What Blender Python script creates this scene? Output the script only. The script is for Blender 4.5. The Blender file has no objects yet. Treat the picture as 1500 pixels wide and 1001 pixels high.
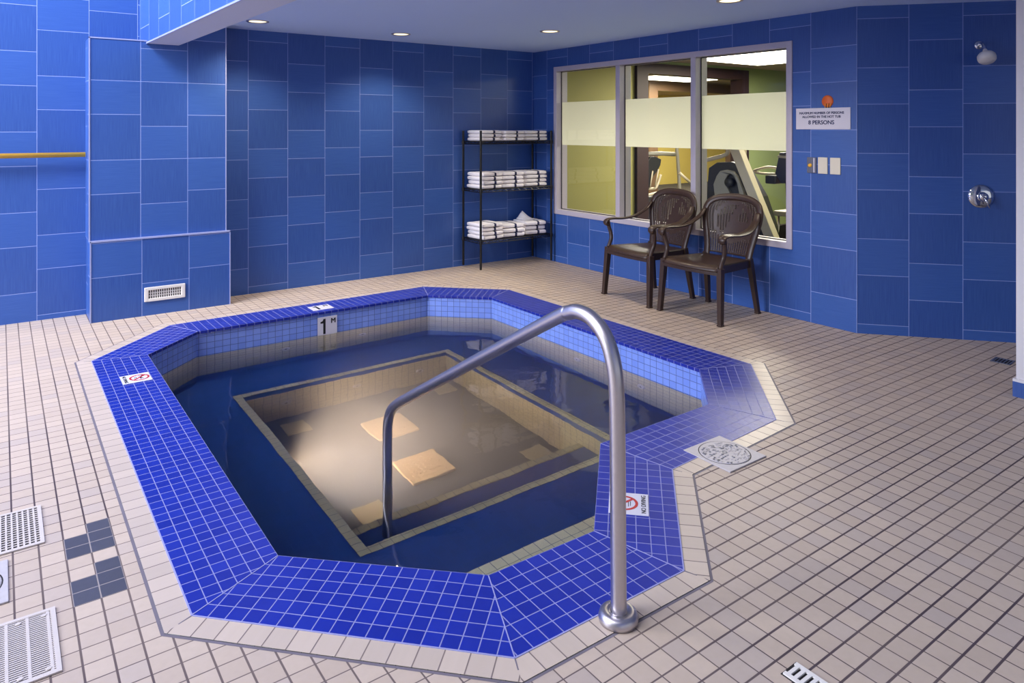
import bpy, bmesh, math, random
from math import sin, cos, pi, radians, sqrt, atan2, hypot
from mathutils import Vector, Matrix, noise
from mathutils.geometry import tessellate_polygon

random.seed(7)
scene = bpy.context.scene
COL = scene.collection

# ------------------------------------------------------------------ helpers
def lin(r, g, b):
    def f(c):
        c /= 255.0
        return c / 12.92 if c <= 0.04045 else ((c + 0.055) / 1.055) ** 2.4
    return (f(r), f(g), f(b), 1.0)

class MB:
    """collects faces, then links them as one mesh object"""
    def __init__(self):
        self.v = []; self.f = []; self.mi = []; self.uv = []; self.sm = []
    def face(self, pts, m=0, uv=None, smooth=False):
        b = len(self.v)
        pts = [Vector(p) for p in pts]
        self.v += pts
        self.f.append(list(range(b, b + len(pts))))
        self.mi.append(m); self.sm.append(smooth)
        if uv is None:
            n = Vector((0, 0, 0))
            for i in range(len(pts)):
                a = pts[i]; c = pts[(i + 1) % len(pts)]
                n += a.cross(c)
            ax, ay, az = abs(n.x), abs(n.y), abs(n.z)
            if az >= ax and az >= ay: uv = [(p.x, p.y) for p in pts]
            elif ax >= ay: uv = [(p.y, p.z) for p in pts]
            else: uv = [(p.x, p.z) for p in pts]
        self.uv.append(uv)
    def box(self, lo, hi, m=0, M=None):
        x0, y0, z0 = lo; x1, y1, z1 = hi
        P = [Vector(p) for p in ((x0,y0,z0),(x1,y0,z0),(x1,y1,z0),(x0,y1,z0),(x0,y0,z1),(x1,y0,z1),(x1,y1,z1),(x0,y1,z1))]
        if M is not None: P = [M @ p for p in P]
        for q in ((0,3,2,1),(4,5,6,7),(0,1,5,4),(1,2,6,5),(2,3,7,6),(3,0,4,7)):
            self.face([P[i] for i in q], m)
    def rbox(self, lo, hi, r=0.004, m=0, M=None):
        """box with small chamfers"""
        bm = bmesh.new(); bmesh.ops.create_cube(bm, size=1.0)
        for v in bm.verts:
            v.co = Vector([ (lo[i] + hi[i]) / 2 + v.co[i] * (hi[i] - lo[i]) for i in range(3)])
        bmesh.ops.bevel(bm, geom=list(bm.edges), offset=r, segments=2, affect='EDGES', profile=0.5)
        for f in bm.faces:
            self.face([(M @ v.co if M is not None else v.co.copy()) for v in f.verts], m)
        bm.free()
    def bar(self, a, b, w, h=None, w2=None, h2=None, m=0, up=(0, 0, 1)):
        """tapered square bar between two points"""
        a = Vector(a); b = Vector(b); h = h or w; w2 = w2 or w; h2 = h2 or h
        d = (b - a).normalized(); u = Vector(up)
        if abs(d.dot(u)) > 0.95: u = Vector((1, 0, 0))
        s = d.cross(u).normalized(); t = s.cross(d).normalized()
        A = [a + s * (i * w / 2) + t * (j * h / 2) for i, j in ((-1,-1),(1,-1),(1,1),(-1,1))]
        B = [b + s * (i * w2 / 2) + t * (j * h2 / 2) for i, j in ((-1,-1),(1,-1),(1,1),(-1,1))]
        self.face(A[::-1], m); self.face(B, m)
        for i in range(4):
            j = (i + 1) % 4
            self.face([A[i], A[j], B[j], B[i]], m)
    def tube(self, pts, r, n=14, m=0, caps=True, r2=None, up=(0, 0, 1), smooth=True):
        """swept tube; r may be a list; r2 gives an elliptical section (r along side, r2 along up)"""
        pts = [Vector(p) for p in pts]; k = len(pts)
        rs = r if isinstance(r, (list, tuple)) else [r] * k
        r2s = r2 if isinstance(r2, (list, tuple)) else ([r2] * k if r2 else rs)
        rings = []; prev = None
        for i, p in enumerate(pts):
            t = (pts[min(i + 1, k - 1)] - pts[max(i - 1, 0)]).normalized()
            if prev is None:
                u = Vector(up)
                if abs(u.dot(t)) > 0.98: u = Vector((1, 0, 0))
            else: u = prev
            u = (u - t * u.dot(t)).normalized(); prev = u
            s = t.cross(u).normalized()
            rings.append([p + s * (cos(2 * pi * j / n) * rs[i]) + u * (sin(2 * pi * j / n) * r2s[i]) for j in range(n)])
        for i in range(k - 1):
            for j in range(n):
                q = (j + 1) % n
                self.face([rings[i][j], rings[i][q], rings[i + 1][q], rings[i + 1][j]], m, smooth=smooth)
        if caps:
            self.face(rings[0][::-1], m); self.face(rings[-1], m)
    def lathe(self, prof, M=None, n=28, m=0, smooth=True):
        """profile [(radius, height)] turned about local z"""
        M = M or Matrix()
        rings = [[M @ Vector((r * cos(2 * pi * j / n), r * sin(2 * pi * j / n), h)) for j in range(n)] for r, h in prof]
        for i in range(len(prof) - 1):
            for j in range(n):
                q = (j + 1) % n
                if prof[i][0] < 1e-6:
                    self.face([rings[i][0], rings[i + 1][q], rings[i + 1][j]][::-1], m, smooth=smooth)
                elif prof[i + 1][0] < 1e-6:
                    self.face([rings[i][j], rings[i][q], rings[i + 1][0]], m, smooth=smooth)
                else:
                    self.face([rings[i][j], rings[i][q], rings[i + 1][q], rings[i + 1][j]], m, smooth=smooth)
    def prism(self, poly, d0, d1, axis='x', m=0, ms=None):
        """2-D polygon extruded along an axis; axis x: poly is (y,z); y: (x,z); z: (x,y)"""
        def P(a, b, d):
            return Vector((d, a, b)) if axis == 'x' else Vector((a, d, b)) if axis == 'y' else Vector((a, b, d))
        n = len(poly); ms = m if ms is None else ms
        tri = tessellate_polygon([[Vector((a, b, 0)) for a, b in poly]])
        for d in (d0, d1):
            for t in tri: self.face([P(*poly[i], d) for i in t], m)
        for i in range(n):
            j = (i + 1) % n
            self.face([P(*poly[i], d0), P(*poly[j], d0), P(*poly[j], d1), P(*poly[i], d1)], ms)
    def flat(self, loops, z, m=0, uvf=None):
        """horizontal polygon with holes"""
        L = [[Vector((a, b, 0)) for a, b in lp] for lp in loops]
        flatp = [p for lp in loops for p in lp]
        for t in tessellate_polygon(L):
            p = [Vector((*flatp[i], z)) for i in t]
            if (p[1] - p[0]).cross(p[2] - p[0]).z < 0: p = p[::-1]
            self.face(p, m, None if uvf is None else [uvf(q) for q in p])
    def build(self, name, mats, parent=None, loc=(0, 0, 0), rotz=0.0, bevel=0.0, weld=True, smooth_all=False):
        me = bpy.data.meshes.new(name)
        me.from_pydata([tuple(v) for v in self.v], [], self.f)
        if not isinstance(mats, (list, tuple)): mats = [mats]
        for m in mats: me.materials.append(m)
        ul = me.uv_layers.new(name='UVMap')
        k = 0
        for fi, poly in enumerate(me.polygons):
            poly.material_index = self.mi[fi]
            poly.use_smooth = self.sm[fi] or smooth_all
            for c in range(len(self.f[fi])):
                ul.data[k].uv = self.uv[fi][c]; k += 1
        if weld:
            bm = bmesh.new(); bm.from_mesh(me)
            bmesh.ops.remove_doubles(bm, verts=bm.verts, dist=1e-5)
            bmesh.ops.recalc_face_normals(bm, faces=bm.faces)
            if bevel > 0:
                bmesh.ops.bevel(bm, geom=[e for e in bm.edges if len(e.link_faces) == 2 and e.calc_face_angle(0) > 0.6],
                                offset=bevel, segments=2, affect='EDGES', profile=0.5, clamp_overlap=True)
            bm.to_mesh(me); bm.free()
        me.update()
        o = bpy.data.objects.new(name, me); COL.objects.link(o)
        o.location = loc; o.rotation_euler = (0, 0, rotz)
        if parent is not None: o.parent = parent
        return o

def tag(o, label, cat, group=None):
    o['label'] = label; o['category'] = cat
    if group: o['group'] = group
    return o
def structure(o, label=None):
    o['kind'] = 'structure'
    if label: o['label'] = label
    return o
def empty(name, loc=(0, 0, 0), rotz=0.0):
    o = bpy.data.objects.new(name, None); COL.objects.link(o)
    o.location = loc; o.rotation_euler = (0, 0, rotz); o.empty_display_size = 0.1
    return o
def copy_tree(o, parent=None):
    c = o.copy(); COL.objects.link(c)
    if parent is not None: c.parent = parent
    for ch in list(o.children): copy_tree(ch, c)
    return c
def smooth_path(pts, sub=6):
    """Catmull-Rom through points"""
    P = [Vector(p) for p in pts]; P = [2 * P[0] - P[1]] + P + [2 * P[-1] - P[-2]]
    out = []
    for i in range(1, len(P) - 2):
        for k in range(sub):
            t = k / sub
            out.append(0.5 * ((2 * P[i]) + (P[i+1] - P[i-1]) * t + (2*P[i-1] - 5*P[i] + 4*P[i+1] - P[i+2]) * t*t + (-P[i-1] + 3*P[i] - 3*P[i+1] + P[i+2]) * t*t*t))
    out.append(P[-2]); return out
def offset_poly(poly, d):
    """mitred offset; positive d grows a counter-clockwise polygon"""
    n = len(poly); out = []
    for i in range(n):
        p0 = Vector(poly[i - 1]); p1 = Vector(poly[i]); p2 = Vector(poly[(i + 1) % n])
        a = (p1 - p0).normalized(); b = (p2 - p1).normalized()
        na = Vector((a.y, -a.x)); nb = Vector((b.y, -b.x))
        m = (na + nb); m = m / (1 + na.dot(nb))
        q = p1 + m * d; out.append((q.x, q.y))
    return out

# ------------------------------------------------------------------ materials
class NT:
    def __init__(self, name):
        self.mat = bpy.data.materials.new(name); self.mat.use_nodes = True
        self.t = self.mat.node_tree; self.t.nodes.clear()
        self.out = self.t.nodes.new('ShaderNodeOutputMaterial')
    def n(self, typ, **kw):
        nd = self.t.nodes.new(typ)
        for k, v in kw.items(): setattr(nd, k, v)
        return nd
    def put(self, sock, v):
        if hasattr(v, 'is_output') or isinstance(v, bpy.types.NodeSocket): self.t.links.new(v, sock)
        else: sock.default_value = v
    def m(self, op, a, b=None, c=None):
        nd = self.n('ShaderNodeMath', operation=op)
        for i, v in enumerate((a, b, c)):
            if v is not None: self.put(nd.inputs[i], v)
        return nd.outputs[0]
    def mix(self, f, a, b):
        nd = self.n('ShaderNodeMix', data_type='RGBA')
        self.put(nd.inputs[0], f); self.put(nd.inputs[6], a); self.put(nd.inputs[7], b)
        return nd.outputs[2]
    def step(self, v, lo, hi):
        nd = self.n('ShaderNodeMapRange', interpolation_type='SMOOTHSTEP')
        self.put(nd.inputs[0], v); self.put(nd.inputs[1], lo); self.put(nd.inputs[2], hi)
        return nd.outputs[0]
    def uv(self):
        nd = self.n('ShaderNodeUVMap'); nd.uv_map = 'UVMap'
        s = self.n('ShaderNodeSeparateXYZ'); self.t.links.new(nd.outputs[0], s.inputs[0])
        return s.outputs[0], s.outputs[1]
    def xyz(self, x=0.0, y=0.0, z=0.0):
        nd = self.n('ShaderNodeCombineXYZ')
        for i, v in enumerate((x, y, z)): self.put(nd.inputs[i], v)
        return nd.outputs[0]
    def noise(self, vec, scale=5.0, detail=3.0, rough=0.5):
        nd = self.n('ShaderNodeTexNoise'); self.put(nd.inputs['Vector'], vec)
        nd.inputs['Scale'].default_value = scale; nd.inputs['Detail'].default_value = detail
        nd.inputs['Roughness'].default_value = rough
        return nd.outputs[0]
    def white(self, vec):
        nd = self.n('ShaderNodeTexWhiteNoise'); self.put(nd.inputs['Vector'], vec)
        return nd.outputs[0]
    def bump(self, h, strength=0.3, dist=0.002):
        nd = self.n('ShaderNodeBump'); nd.inputs['Strength'].default_value = strength
        nd.inputs['Distance'].default_value = dist; self.put(nd.inputs['Height'], h)
        return nd.outputs[0]
    def bsdf(self, color, rough=0.5, metal=0.0, spec=0.5, normal=None, **kw):
        nd = self.n('ShaderNodeBsdfPrincipled')
        self.put(nd.inputs['Base Color'], color); self.put(nd.inputs['Roughness'], rough)
        self.put(nd.inputs['Metallic'], metal); self.put(nd.inputs['Specular IOR Level'], spec)
        if normal is not None: self.put(nd.inputs['Normal'], normal)
        for k, v in kw.items(): self.put(nd.inputs[k.replace('_', ' ')], v)
        self.t.links.new(nd.outputs[0], self.out.inputs[0])
        return nd

def plain(name, rgb, rough=0.5, metal=0.0, spec=0.5, vary=0.06, scale=30.0, bump=0.0):
    t = NT(name)
    tc = t.n('ShaderNodeTexCoord').outputs['Object']
    nz = t.noise(tc, scale, 4.0)
    c = lin(*rgb)
    c2 = tuple(min(1, x * (1 - vary)) for x in c[:3]) + (1,)
    col = t.mix(nz, c, c2)
    t.bsdf(col, rough, metal, spec, t.bump(nz, bump, 0.002) if bump else None)
    return t.mat

def emit(name, rgb, s):
    t = NT(name); e = t.n('ShaderNodeEmission'); e.inputs[0].default_value = lin(*rgb); e.inputs[1].default_value = s
    t.t.links.new(e.outputs[0], t.out.inputs[0]); return t.mat

def wall_tile(name, u0, w, ph0, ph1, sq=0.36, per=0.6265, dark=(46, 79, 152), light=(52, 89, 165), grout=(150, 168, 226)):
    """columns of tiles: tall tiles with vertical streaks alternating with shorter ones with level streaks"""
    t = NT(name); u, v = t.uv()
    c = t.m('DIVIDE', t.m('SUBTRACT', u, u0), w)
    ci = t.m('FLOOR', c); cf = t.m('SUBTRACT', c, ci)
    par = t.m('ABSOLUTE', t.m('MODULO', ci, 2.0))
    ph = t.m('ADD', ph0, t.m('MULTIPLY', par, ph1 - ph0))
    r = t.m('DIVIDE', t.m('SUBTRACT', v, ph), per)
    ri = t.m('FLOOR', r); rf = t.m('MULTIPLY', t.m('SUBTRACT', r, ri), per)
    small = t.m('GREATER_THAN', rf, sq)
    dv = t.m('MINIMUM', t.m('MINIMUM', rf, t.m('SUBTRACT', per, rf)), t.m('ABSOLUTE', t.m('SUBTRACT', rf, sq)))
    du = t.m('MULTIPLY', t.m('MINIMUM', cf, t.m('SUBTRACT', 1.0, cf)), w)
    d = t.m('MINIMUM', du, dv)
    tile = t.step(d, 0.0010, 0.0026)
    rnd = t.white(t.xyz(ci, t.m('ADD', t.m('MULTIPLY', ri, 2.0), small), 3.0))
    sv = t.noise(t.xyz(t.m('MULTIPLY', u, 330.0), t.m('MULTIPLY', v, 5.0), 0.0), 1.0, 3.0, 0.6)
    sh = t.noise(t.xyz(t.m('MULTIPLY', u, 5.0), t.m('MULTIPLY', v, 330.0), 5.0), 1.0, 3.0, 0.6)
    streak = t.m('ADD', t.m('MULTIPLY', sv, t.m('SUBTRACT', 1.0, small)), t.m('MULTIPLY', sh, small))
    base = t.mix(small, lin(*dark), lin(*light))
    base = t.mix(t.m('MULTIPLY', rnd, 0.22), base, lin(54, 94, 164))
    st = t.step(streak, 0.3, 0.72)
    base = t.mix(t.m('MULTIPLY', st, 0.30), base, lin(80, 118, 190))
    col = t.mix(tile, lin(*grout), base)
    rough = t.m('ADD', 0.34, t.m('MULTIPLY', t.m('SUBTRACT', 1.0, tile), 0.4))
    h = t.m('ADD', t.m('MULTIPLY', tile, 1.0), t.m('MULTIPLY', st, 0.12))
    t.bsdf(col, rough, 0.0, 0.45, t.bump(h, 0.25, 0.0015))
    return t.mat

def grid_tile(name, px, py, ox, oy, gw, cols, grout, rough=0.3, spec=0.5, mottling=0.15, gx_extra=None, gy_extra=None, scale_uv=1.0, grout2=None, tilt=0.0):
    """rectangular grid of tiles; gx_extra / gy_extra = (edge, width, sign): wider joints beyond an x position"""
    t = NT(name); u, v = t.uv()
    def axis(c, p, o):
        q = t.m('DIVIDE', t.m('SUBTRACT', c, o), p); i = t.m('FLOOR', q); f = t.m('SUBTRACT', q, i)
        return i, t.m('MULTIPLY', t.m('MINIMUM', f, t.m('SUBTRACT', 1.0, f)), p)
    iu, du = axis(u, px, ox); iv, dv = axis(v, py, oy)
    hw = gw / 2 * scale_uv
    def joint(d, extra):
        w = hw
        if extra:
            e, add, sgn = extra
            k = t.step(u, e - 0.4, e + 0.4)
            if sgn < 0: k = t.m('SUBTRACT', 1.0, k)
            w = t.m('ADD', hw, t.m('MULTIPLY', k, add / 2))
        return t.m('SUBTRACT', d, w)
    s = t.m('MINIMUM', joint(du, gx_extra), joint(dv, gy_extra))
    tile = t.step(s, -0.0004 * scale_uv, 0.0012 * scale_uv)
    rnd = t.white(t.xyz(iu, iv, 1.0)); rnd2 = t.white(t.xyz(iu, iv, 8.0))
    nz = t.noise(t.xyz(u, v, 0.0), 1.7 / scale_uv * 1.0, 3.0)
    base = t.mix(rnd, lin(*cols[0]), lin(*cols[1]))
    if len(cols) > 2: base = t.mix(t.m('MULTIPLY', t.step(rnd2, 0.6, 1.0), 0.6), base, lin(*cols[2]))
    fine = t.noise(t.xyz(u, v, 2.0), 40.0 / scale_uv, 3.0)
    base = t.mix(t.m('MULTIPLY', fine, mottling), base, lin(*[max(0, c - 40) for c in cols[0]]))
    g = lin(*grout)
    if grout2: g = t.mix(t.step(t.noise(t.xyz(u, v, 6.0), 0.9, 2.0), 0.42, 0.62), lin(*grout), lin(*grout2))
    col = t.mix(tile, g, base)
    rg = t.m('ADD', rough, t.m('MULTIPLY', t.m('SUBTRACT', 1.0, tile), 0.5))
    h = t.m('ADD', tile, t.m('MULTIPLY', fine, 0.05))
    t.bsdf(col, rg, 0.0, spec, t.bump(h, 0.35, 0.0015))
    return t.mat

M_floor = grid_tile('floor_tile', 0.0755, 0.0748, 1.4715, 1.4105, 0.0030, [(204, 186, 170), (193, 175, 160), (182, 169, 164)], (112, 98, 96),
                    rough=0.52, spec=0.35, mottling=0.35, gx_extra=(0.9, 0.0022, -1), gy_extra=(1.5, 0.0032, 1), grout2=(74, 62, 70))
M_ring = grid_tile('border_tile', 0.0755, 1.0, 0.0, -0.5, 0.0030, [(208, 191, 176), (196, 180, 167)], (120, 106, 104), rough=0.38, mottling=0.3)
M_cope = grid_tile('coping_tile', 1.0, 1.0, 0.0, 0.0, 0.0026, [(28, 48, 160), (24, 42, 146), (34, 54, 166)], (138, 140, 188), rough=0.36, spec=0.3, mottling=0.25, scale_uv=18.0)
M_pool_up = grid_tile('waterline_tile', 0.0565, 0.0462, 0.0, 0.0, 0.0022, [(132, 160, 238), (122, 150, 232)], (58, 74, 140), rough=0.2)
M_pool_lo = grid_tile('cream_pool_tile', 0.0565, 0.0565, 0.0, 0.0, 0.0020, [(228, 220, 188), (222, 214, 182)], (92, 96, 110), rough=0.3)
M_bench = grid_tile('navy_pool_tile', 0.0565, 0.0565, 0.0, 0.0, 0.0016, [(34, 86, 184), (30, 78, 172)], (50, 98, 188), rough=0.3)
M_pitfloor = grid_tile('pit_floor_tile', 0.0565, 0.0565, 0.0, 0.0, 0.0016, [(112, 122, 136), (106, 116, 132)], (106, 112, 120), rough=0.4)
M_darktile = grid_tile('slate_tile', 0.0755, 0.0748, 1.4715, 1.4105, 0.0030, [(84, 84, 94), (76, 76, 86)], (150, 140, 140), rough=0.4, mottling=0.3)
M_joint = plain('sealant', (128, 120, 132), 0.6, vary=0.4, scale=9)
M_wall_back = wall_tile('wall_tile_back', 1.829 - 0.361 * 8, 0.361, 0.065, 0.235)
M_wall_left = wall_tile('wall_tile_left', -0.117 - 0.352 * 30, 0.352, 0.225, 0.04)
M_wall_right = wall_tile('wall_tile_right', 2.742 - 0.364 * 10, 0.364, 0.242, 0.068)
M_wall_shower = wall_tile('wall_tile_shower', -0.35 * 10, 0.35, 0.07, 0.53)
M_wall_pillar = wall_tile('wall_tile_pillar', 0.562 - 0.35 * 10, 0.3505, 0.63, 0.27)
M_wall_plinth = wall_tile('wall_tile_plinth', 0.567 - 0.35 * 10, 0.3505, -0.015, 0.262)
M_wall_beam = wall_tile('wall_tile_beam', 0.0, 0.35, 0.1, 0.3)
M_trim = plain('metal_edge_trim', (176, 184, 226), 0.35, 0.3)
M_ceil = plain('ceiling_paint', (192, 216, 255), 0.85, vary=0.04, scale=60, bump=0.05)
M_soffit = plain('textured_soffit_paint', (200, 208, 232), 0.9, vary=0.12, scale=160, bump=0.4)
M_white = plain('white_paint', (226, 222, 226), 0.6, vary=0.03)
M_plastic = plain('white_plastic', (232, 228, 224), 0.35, vary=0.03)
M_grille = plain('cream_grille_plastic', (206, 196, 190), 0.45, vary=0.06)
M_gapshade = plain('gap_shade', (26, 22, 26), 0.8)  # flat dark colour standing in for the shade inside holes and gaps
M_frame = plain('window_frame_paint', (186, 180, 196), 0.4, vary=0.04)
M_gasket = plain('gasket_rubber', (26, 22, 24), 0.6)
M_steel = plain('brushed_steel', (206, 201, 206), 0.36, 1.0, vary=0.10, scale=60, bump=0.05)
M_chrome = plain('chrome', (220, 222, 228), 0.08, 1.0, vary=0.02)
M_black = plain('black_epoxy', (16, 15, 18), 0.35, 0.2)
M_brown = plain('brown_resin', (64, 46, 38), 0.38, vary=0.15, scale=50, bump=0.03)
M_yellow = plain('yellow_enamel', (252, 192, 62), 0.35, vary=0.06)
M_red = plain('red_print', (190, 40, 44), 0.5)
M_ink = plain('black_print', (18, 18, 22), 0.5)
M_navyink = plain('navy_print', (32, 40, 88), 0.5)
M_sign = plain('white_sign_plastic', (214, 212, 226), 0.4, vary=0.03)
M_orange = plain('orange_disc', (226, 104, 40), 0.45)
M_cream = plain('cream_plate_plastic', (222, 216, 200), 0.4, vary=0.03)
M_keypad = plain('grey_keypad', (96, 100, 120), 0.4)
M_olive = plain('olive_wall_paint', (150, 146, 84), 0.7, vary=0.08, scale=3)
M_green = plain('sage_wall_paint', (132, 146, 96), 0.7, vary=0.06, scale=3)
M_yellowwall = plain('yellow_wall_paint', (206, 186, 98), 0.7, vary=0.06, scale=3)
M_doorwood = plain('dark_door_frame', (46, 25, 25), 0.6, vary=0.2, scale=14)
M_door2 = plain('walnut_door_frame', (112, 88, 66), 0.4, vary=0.2, scale=14)
M_carpet = plain('dark_rubber_flooring', (70, 66, 62), 0.9, vary=0.3, scale=90)
M_gymceil = plain('gym_ceiling_tile', (176, 158, 130), 0.85, vary=0.05)
M_cast = plain('champagne_machine_paint', (206, 194, 172), 0.4, vary=0.05)
M_graph = plain('graphite_machine_plastic', (46, 46, 50), 0.45, vary=0.12)
M_grey = plain('grey_machine_plastic', (150, 146, 136), 0.45, vary=0.06)
M_navy = plain('dark_blue_vinyl', (30, 34, 58), 0.4)
M_ball = plain('amber_vinyl', (238, 156, 40), 0.4)
M_lamp = emit('lamp_lens', (255, 232, 188), 2.2)
M_tube = emit('fluorescent_lens', (255, 246, 226), 7.0)
M_poollight = emit('pool_light_lens', (255, 206, 150), 30.0)

def towel_mat():
    t = NT('white_towel_navy_stripe')
    tc = t.n('ShaderNodeTexCoord'); s = t.n('ShaderNodeSeparateXYZ'); t.t.links.new(tc.outputs['Object'], s.inputs[0])
    nz = t.noise(tc.outputs['Object'], 160.0, 3.0)
    wob = t.m('MULTIPLY', t.m('SUBTRACT', t.noise(tc.outputs['Object'], 14.0, 1.0), 0.5), 0.012)
    x = t.m('ADD', s.outputs[0], wob)
    band = t.m('LESS_THAN', t.m('ABSOLUTE', t.m('SUBTRACT', x, 0.030)), 0.0125)
    white = t.mix(nz, lin(250, 247, 250), lin(230, 226, 236))
    col = t.mix(band, white, lin(44, 48, 84))
    t.bsdf(col, 0.95, 0.0, 0.2, t.bump(nz, 0.5, 0.003))
    return t.mat
M_towel = towel_mat()

def glass_mat(name, tint=(0.97, 0.98, 0.96), base=0.05):
    t = NT(name)
    fr = t.n('ShaderNodeFresnel'); fr.inputs[0].default_value = 1.5
    tr = t.n('ShaderNodeBsdfTransparent'); tr.inputs[0].default_value = (*tint, 1)
    gl = t.n('ShaderNodeBsdfGlossy'); gl.inputs['Roughness'].default_value = 0.015
    geo = t.n('ShaderNodeNewGeometry')
    fac = t.m('MULTIPLY', fr.outputs[0], t.m('SUBTRACT', 1.0, geo.outputs['Backfacing']))
    mx = t.n('ShaderNodeMixShader'); t.t.links.new(fac, mx.inputs[0])
    t.t.links.new(tr.outputs[0], mx.inputs[1]); t.t.links.new(gl.outputs[0], mx.inputs[2])
    t.t.links.new(mx.outputs[0], t.out.inputs[0]); return t.mat
M_glass = glass_mat('window_glass')

def frost_mat():
    t = NT('frosted_film')
    d = t.n('ShaderNodeBsdfDiffuse'); d.inputs[0].default_value = lin(236, 236, 226)
    l = t.n('ShaderNodeBsdfTranslucent'); l.inputs[0].default_value = lin(250, 250, 240)
    tr = t.n('ShaderNodeBsdfTransparent'); tr.inputs[0].default_value = (0.95, 0.95, 0.9, 1)
    a = t.n('ShaderNodeMixShader'); a.inputs[0].default_value = 0.66
    t.t.links.new(d.outputs[0], a.inputs[1]); t.t.links.new(l.outputs[0], a.inputs[2])
    b = t.n('ShaderNodeMixShader'); b.inputs[0].default_value = 0.24
    t.t.links.new(a.outputs[0], b.inputs[1]); t.t.links.new(tr.outputs[0], b.inputs[2])
    t.t.links.new(b.outputs[0], t.out.inputs[0]); return t.mat
M_frost = frost_mat()

def water_mat():
    t = NT('hot_tub_water')
    tc = t.n('ShaderNodeTexCoord').outputs['Object']
    n1 = t.noise(tc, 3.2, 2.0); n2 = t.noise(tc, 15.0, 2.0)
    h = t.m('ADD', n1, t.m('MULTIPLY', n2, 0.10))
    g = t.n('ShaderNodeBsdfGlass'); g.inputs['Roughness'].default_value = 0.0; g.inputs['IOR'].default_value = 1.333
    g.inputs['Color'].default_value = (0.97, 0.985, 1.0, 1)
    t.t.links.new(t.bump(h, 0.22, 0.02), g.inputs['Normal'])
    t.t.links.new(g.outputs[0], t.out.inputs[0])
    sc = t.n('ShaderNodeVolumeScatter'); sc.inputs['Color'].default_value = (0.88, 0.91, 0.93, 1)
    sc.inputs['Density'].default_value = 0.95; sc.inputs['Anisotropy'].default_value = 0.2
    ab = t.n('ShaderNodeVolumeAbsorption'); ab.inputs['Color'].default_value = (0.75, 0.82, 0.9, 1); ab.inputs['Density'].default_value = 0.12
    ad = t.n('ShaderNodeAddShader'); t.t.links.new(sc.outputs[0], ad.inputs[0]); t.t.links.new(ab.outputs[0], ad.inputs[1])
    t.t.links.new(ad.outputs[0], t.out.inputs['Volume'])
    return t.mat
M_water = water_mat()

# text -> mesh
def text_obj(txt, size, M, mat, name, parent, align='CENTER', bold=0.0):
    cu = bpy.data.curves.new(name, 'FONT'); cu.body = txt; cu.size = size
    cu.align_x = align; cu.align_y = 'CENTER'; cu.extrude = 0.0006
    tmp = bpy.data.objects.new('tmp', cu); COL.objects.link(tmp)
    bpy.context.view_layer.update()
    dg = bpy.context.evaluated_depsgraph_get()
    me = bpy.data.meshes.new_from_object(tmp.evaluated_get(dg))
    bpy.data.objects.remove(tmp)
    if bold:
        bm = bmesh.new()
        for dx, dy in ((0, 0), (bold, 0), (-bold, 0), (0, bold), (0, -bold)):
            m2 = me.copy(); m2.transform(Matrix.Translation((dx, dy, 0.00002 * (dx * 3 + dy) / bold))); bm.from_mesh(m2); bpy.data.meshes.remove(m2)
        bm.to_mesh(me); bm.free()
    me.transform(M); me.materials.clear(); me.materials.append(mat); me.name = name
    o = bpy.data.objects.new(name, me); COL.objects.link(o)
    if parent is not None: o.parent = parent
    return o
def basis(o, x, y):
    """matrix with local x, y axes given in world and origin o"""
    x = Vector(x).normalized(); y = Vector(y).normalized(); z = x.cross(y)
    return Matrix(((x.x, y.x, z.x, o[0]), (x.y, y.y, z.y, o[1]), (x.z, y.z, z.z, o[2]), (0, 0, 0, 1)))

# ------------------------------------------------------------------ measured layout (metres, room axes)
XR, YB, YL, ZC = 5.103, 6.626, 6.68, 2.403
OUT = [(0.479,5.296),(0.479,2.346),(1.181,1.622),(1.879,1.608),(2.398,2.117),(3.241,2.166),(3.876,2.771),(3.841,5.371),(3.259,5.953),(1.053,5.913)]
INN = [(0.796,5.225),(0.791,2.498),(1.328,1.975),(1.792,1.962),(2.316,2.490),(3.124,2.500),(3.532,2.900),(3.540,5.213),(3.125,5.621),(1.184,5.608)]
RING = offset_poly(OUT, 0.083)
ZW, ZB, ZP = -0.185, -0.63, -1.15
HALL_X, FRONT_Y, HALL_Z = -6.0, -4.2, 7.0
beam_l = lambda y: 1.05 - 0.0351 * (y - 3.92)
beam_r = lambda y: beam_l(y) + 0.236

# ------------------------------------------------------------------ setting
b = MB()
b.flat([[(HALL_X, FRONT_Y), (7.0, FRONT_Y), (7.0, 2.0), (XR + 0.15, 2.9), (XR + 0.15, 6.75), (HALL_X, 6.75)], offset_poly(RING, 0.006)], 0.0)
# slate tiles let into the beige field: the same floor, other tiles
gx = lambda i: 1.4715 + 0.0755 * i
gy = lambda j: 1.4105 + 0.0748 * j
def slate(i, j, n):
    b.face([(gx(i), gy(j), 0.0004), (gx(i + 1), gy(j), 0.0004), (gx(i + 1), gy(j + n), 0.0004), (gx(i), gy(j + n), 0.0004)], 1)
i0 = -16
slate(i0, 20, 3); slate(i0 - 1, 20, 2)
slate(i0, 16, 3); slate(i0 - 1, 16, 2)
floor = b.build('floor', [M_floor, M_darktile], weld=False)
structure(floor, 'beige square tiled pool deck with a few slate tiles set in it')

def quad_wall(mb, p0, p1, z0, z1, m=0, u0=0.0):
    """vertical quad from p0 to p1 with metre UVs"""
    L = hypot(p1[0] - p0[0], p1[1] - p0[1])
    mb.face([(p0[0], p0[1], z0), (p1[0], p1[1], z0), (p1[0], p1[1], z1), (p0[0], p0[1], z1)], m, [(u0, z0), (u0 + L, z0), (u0 + L, z1), (u0, z1)])

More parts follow.
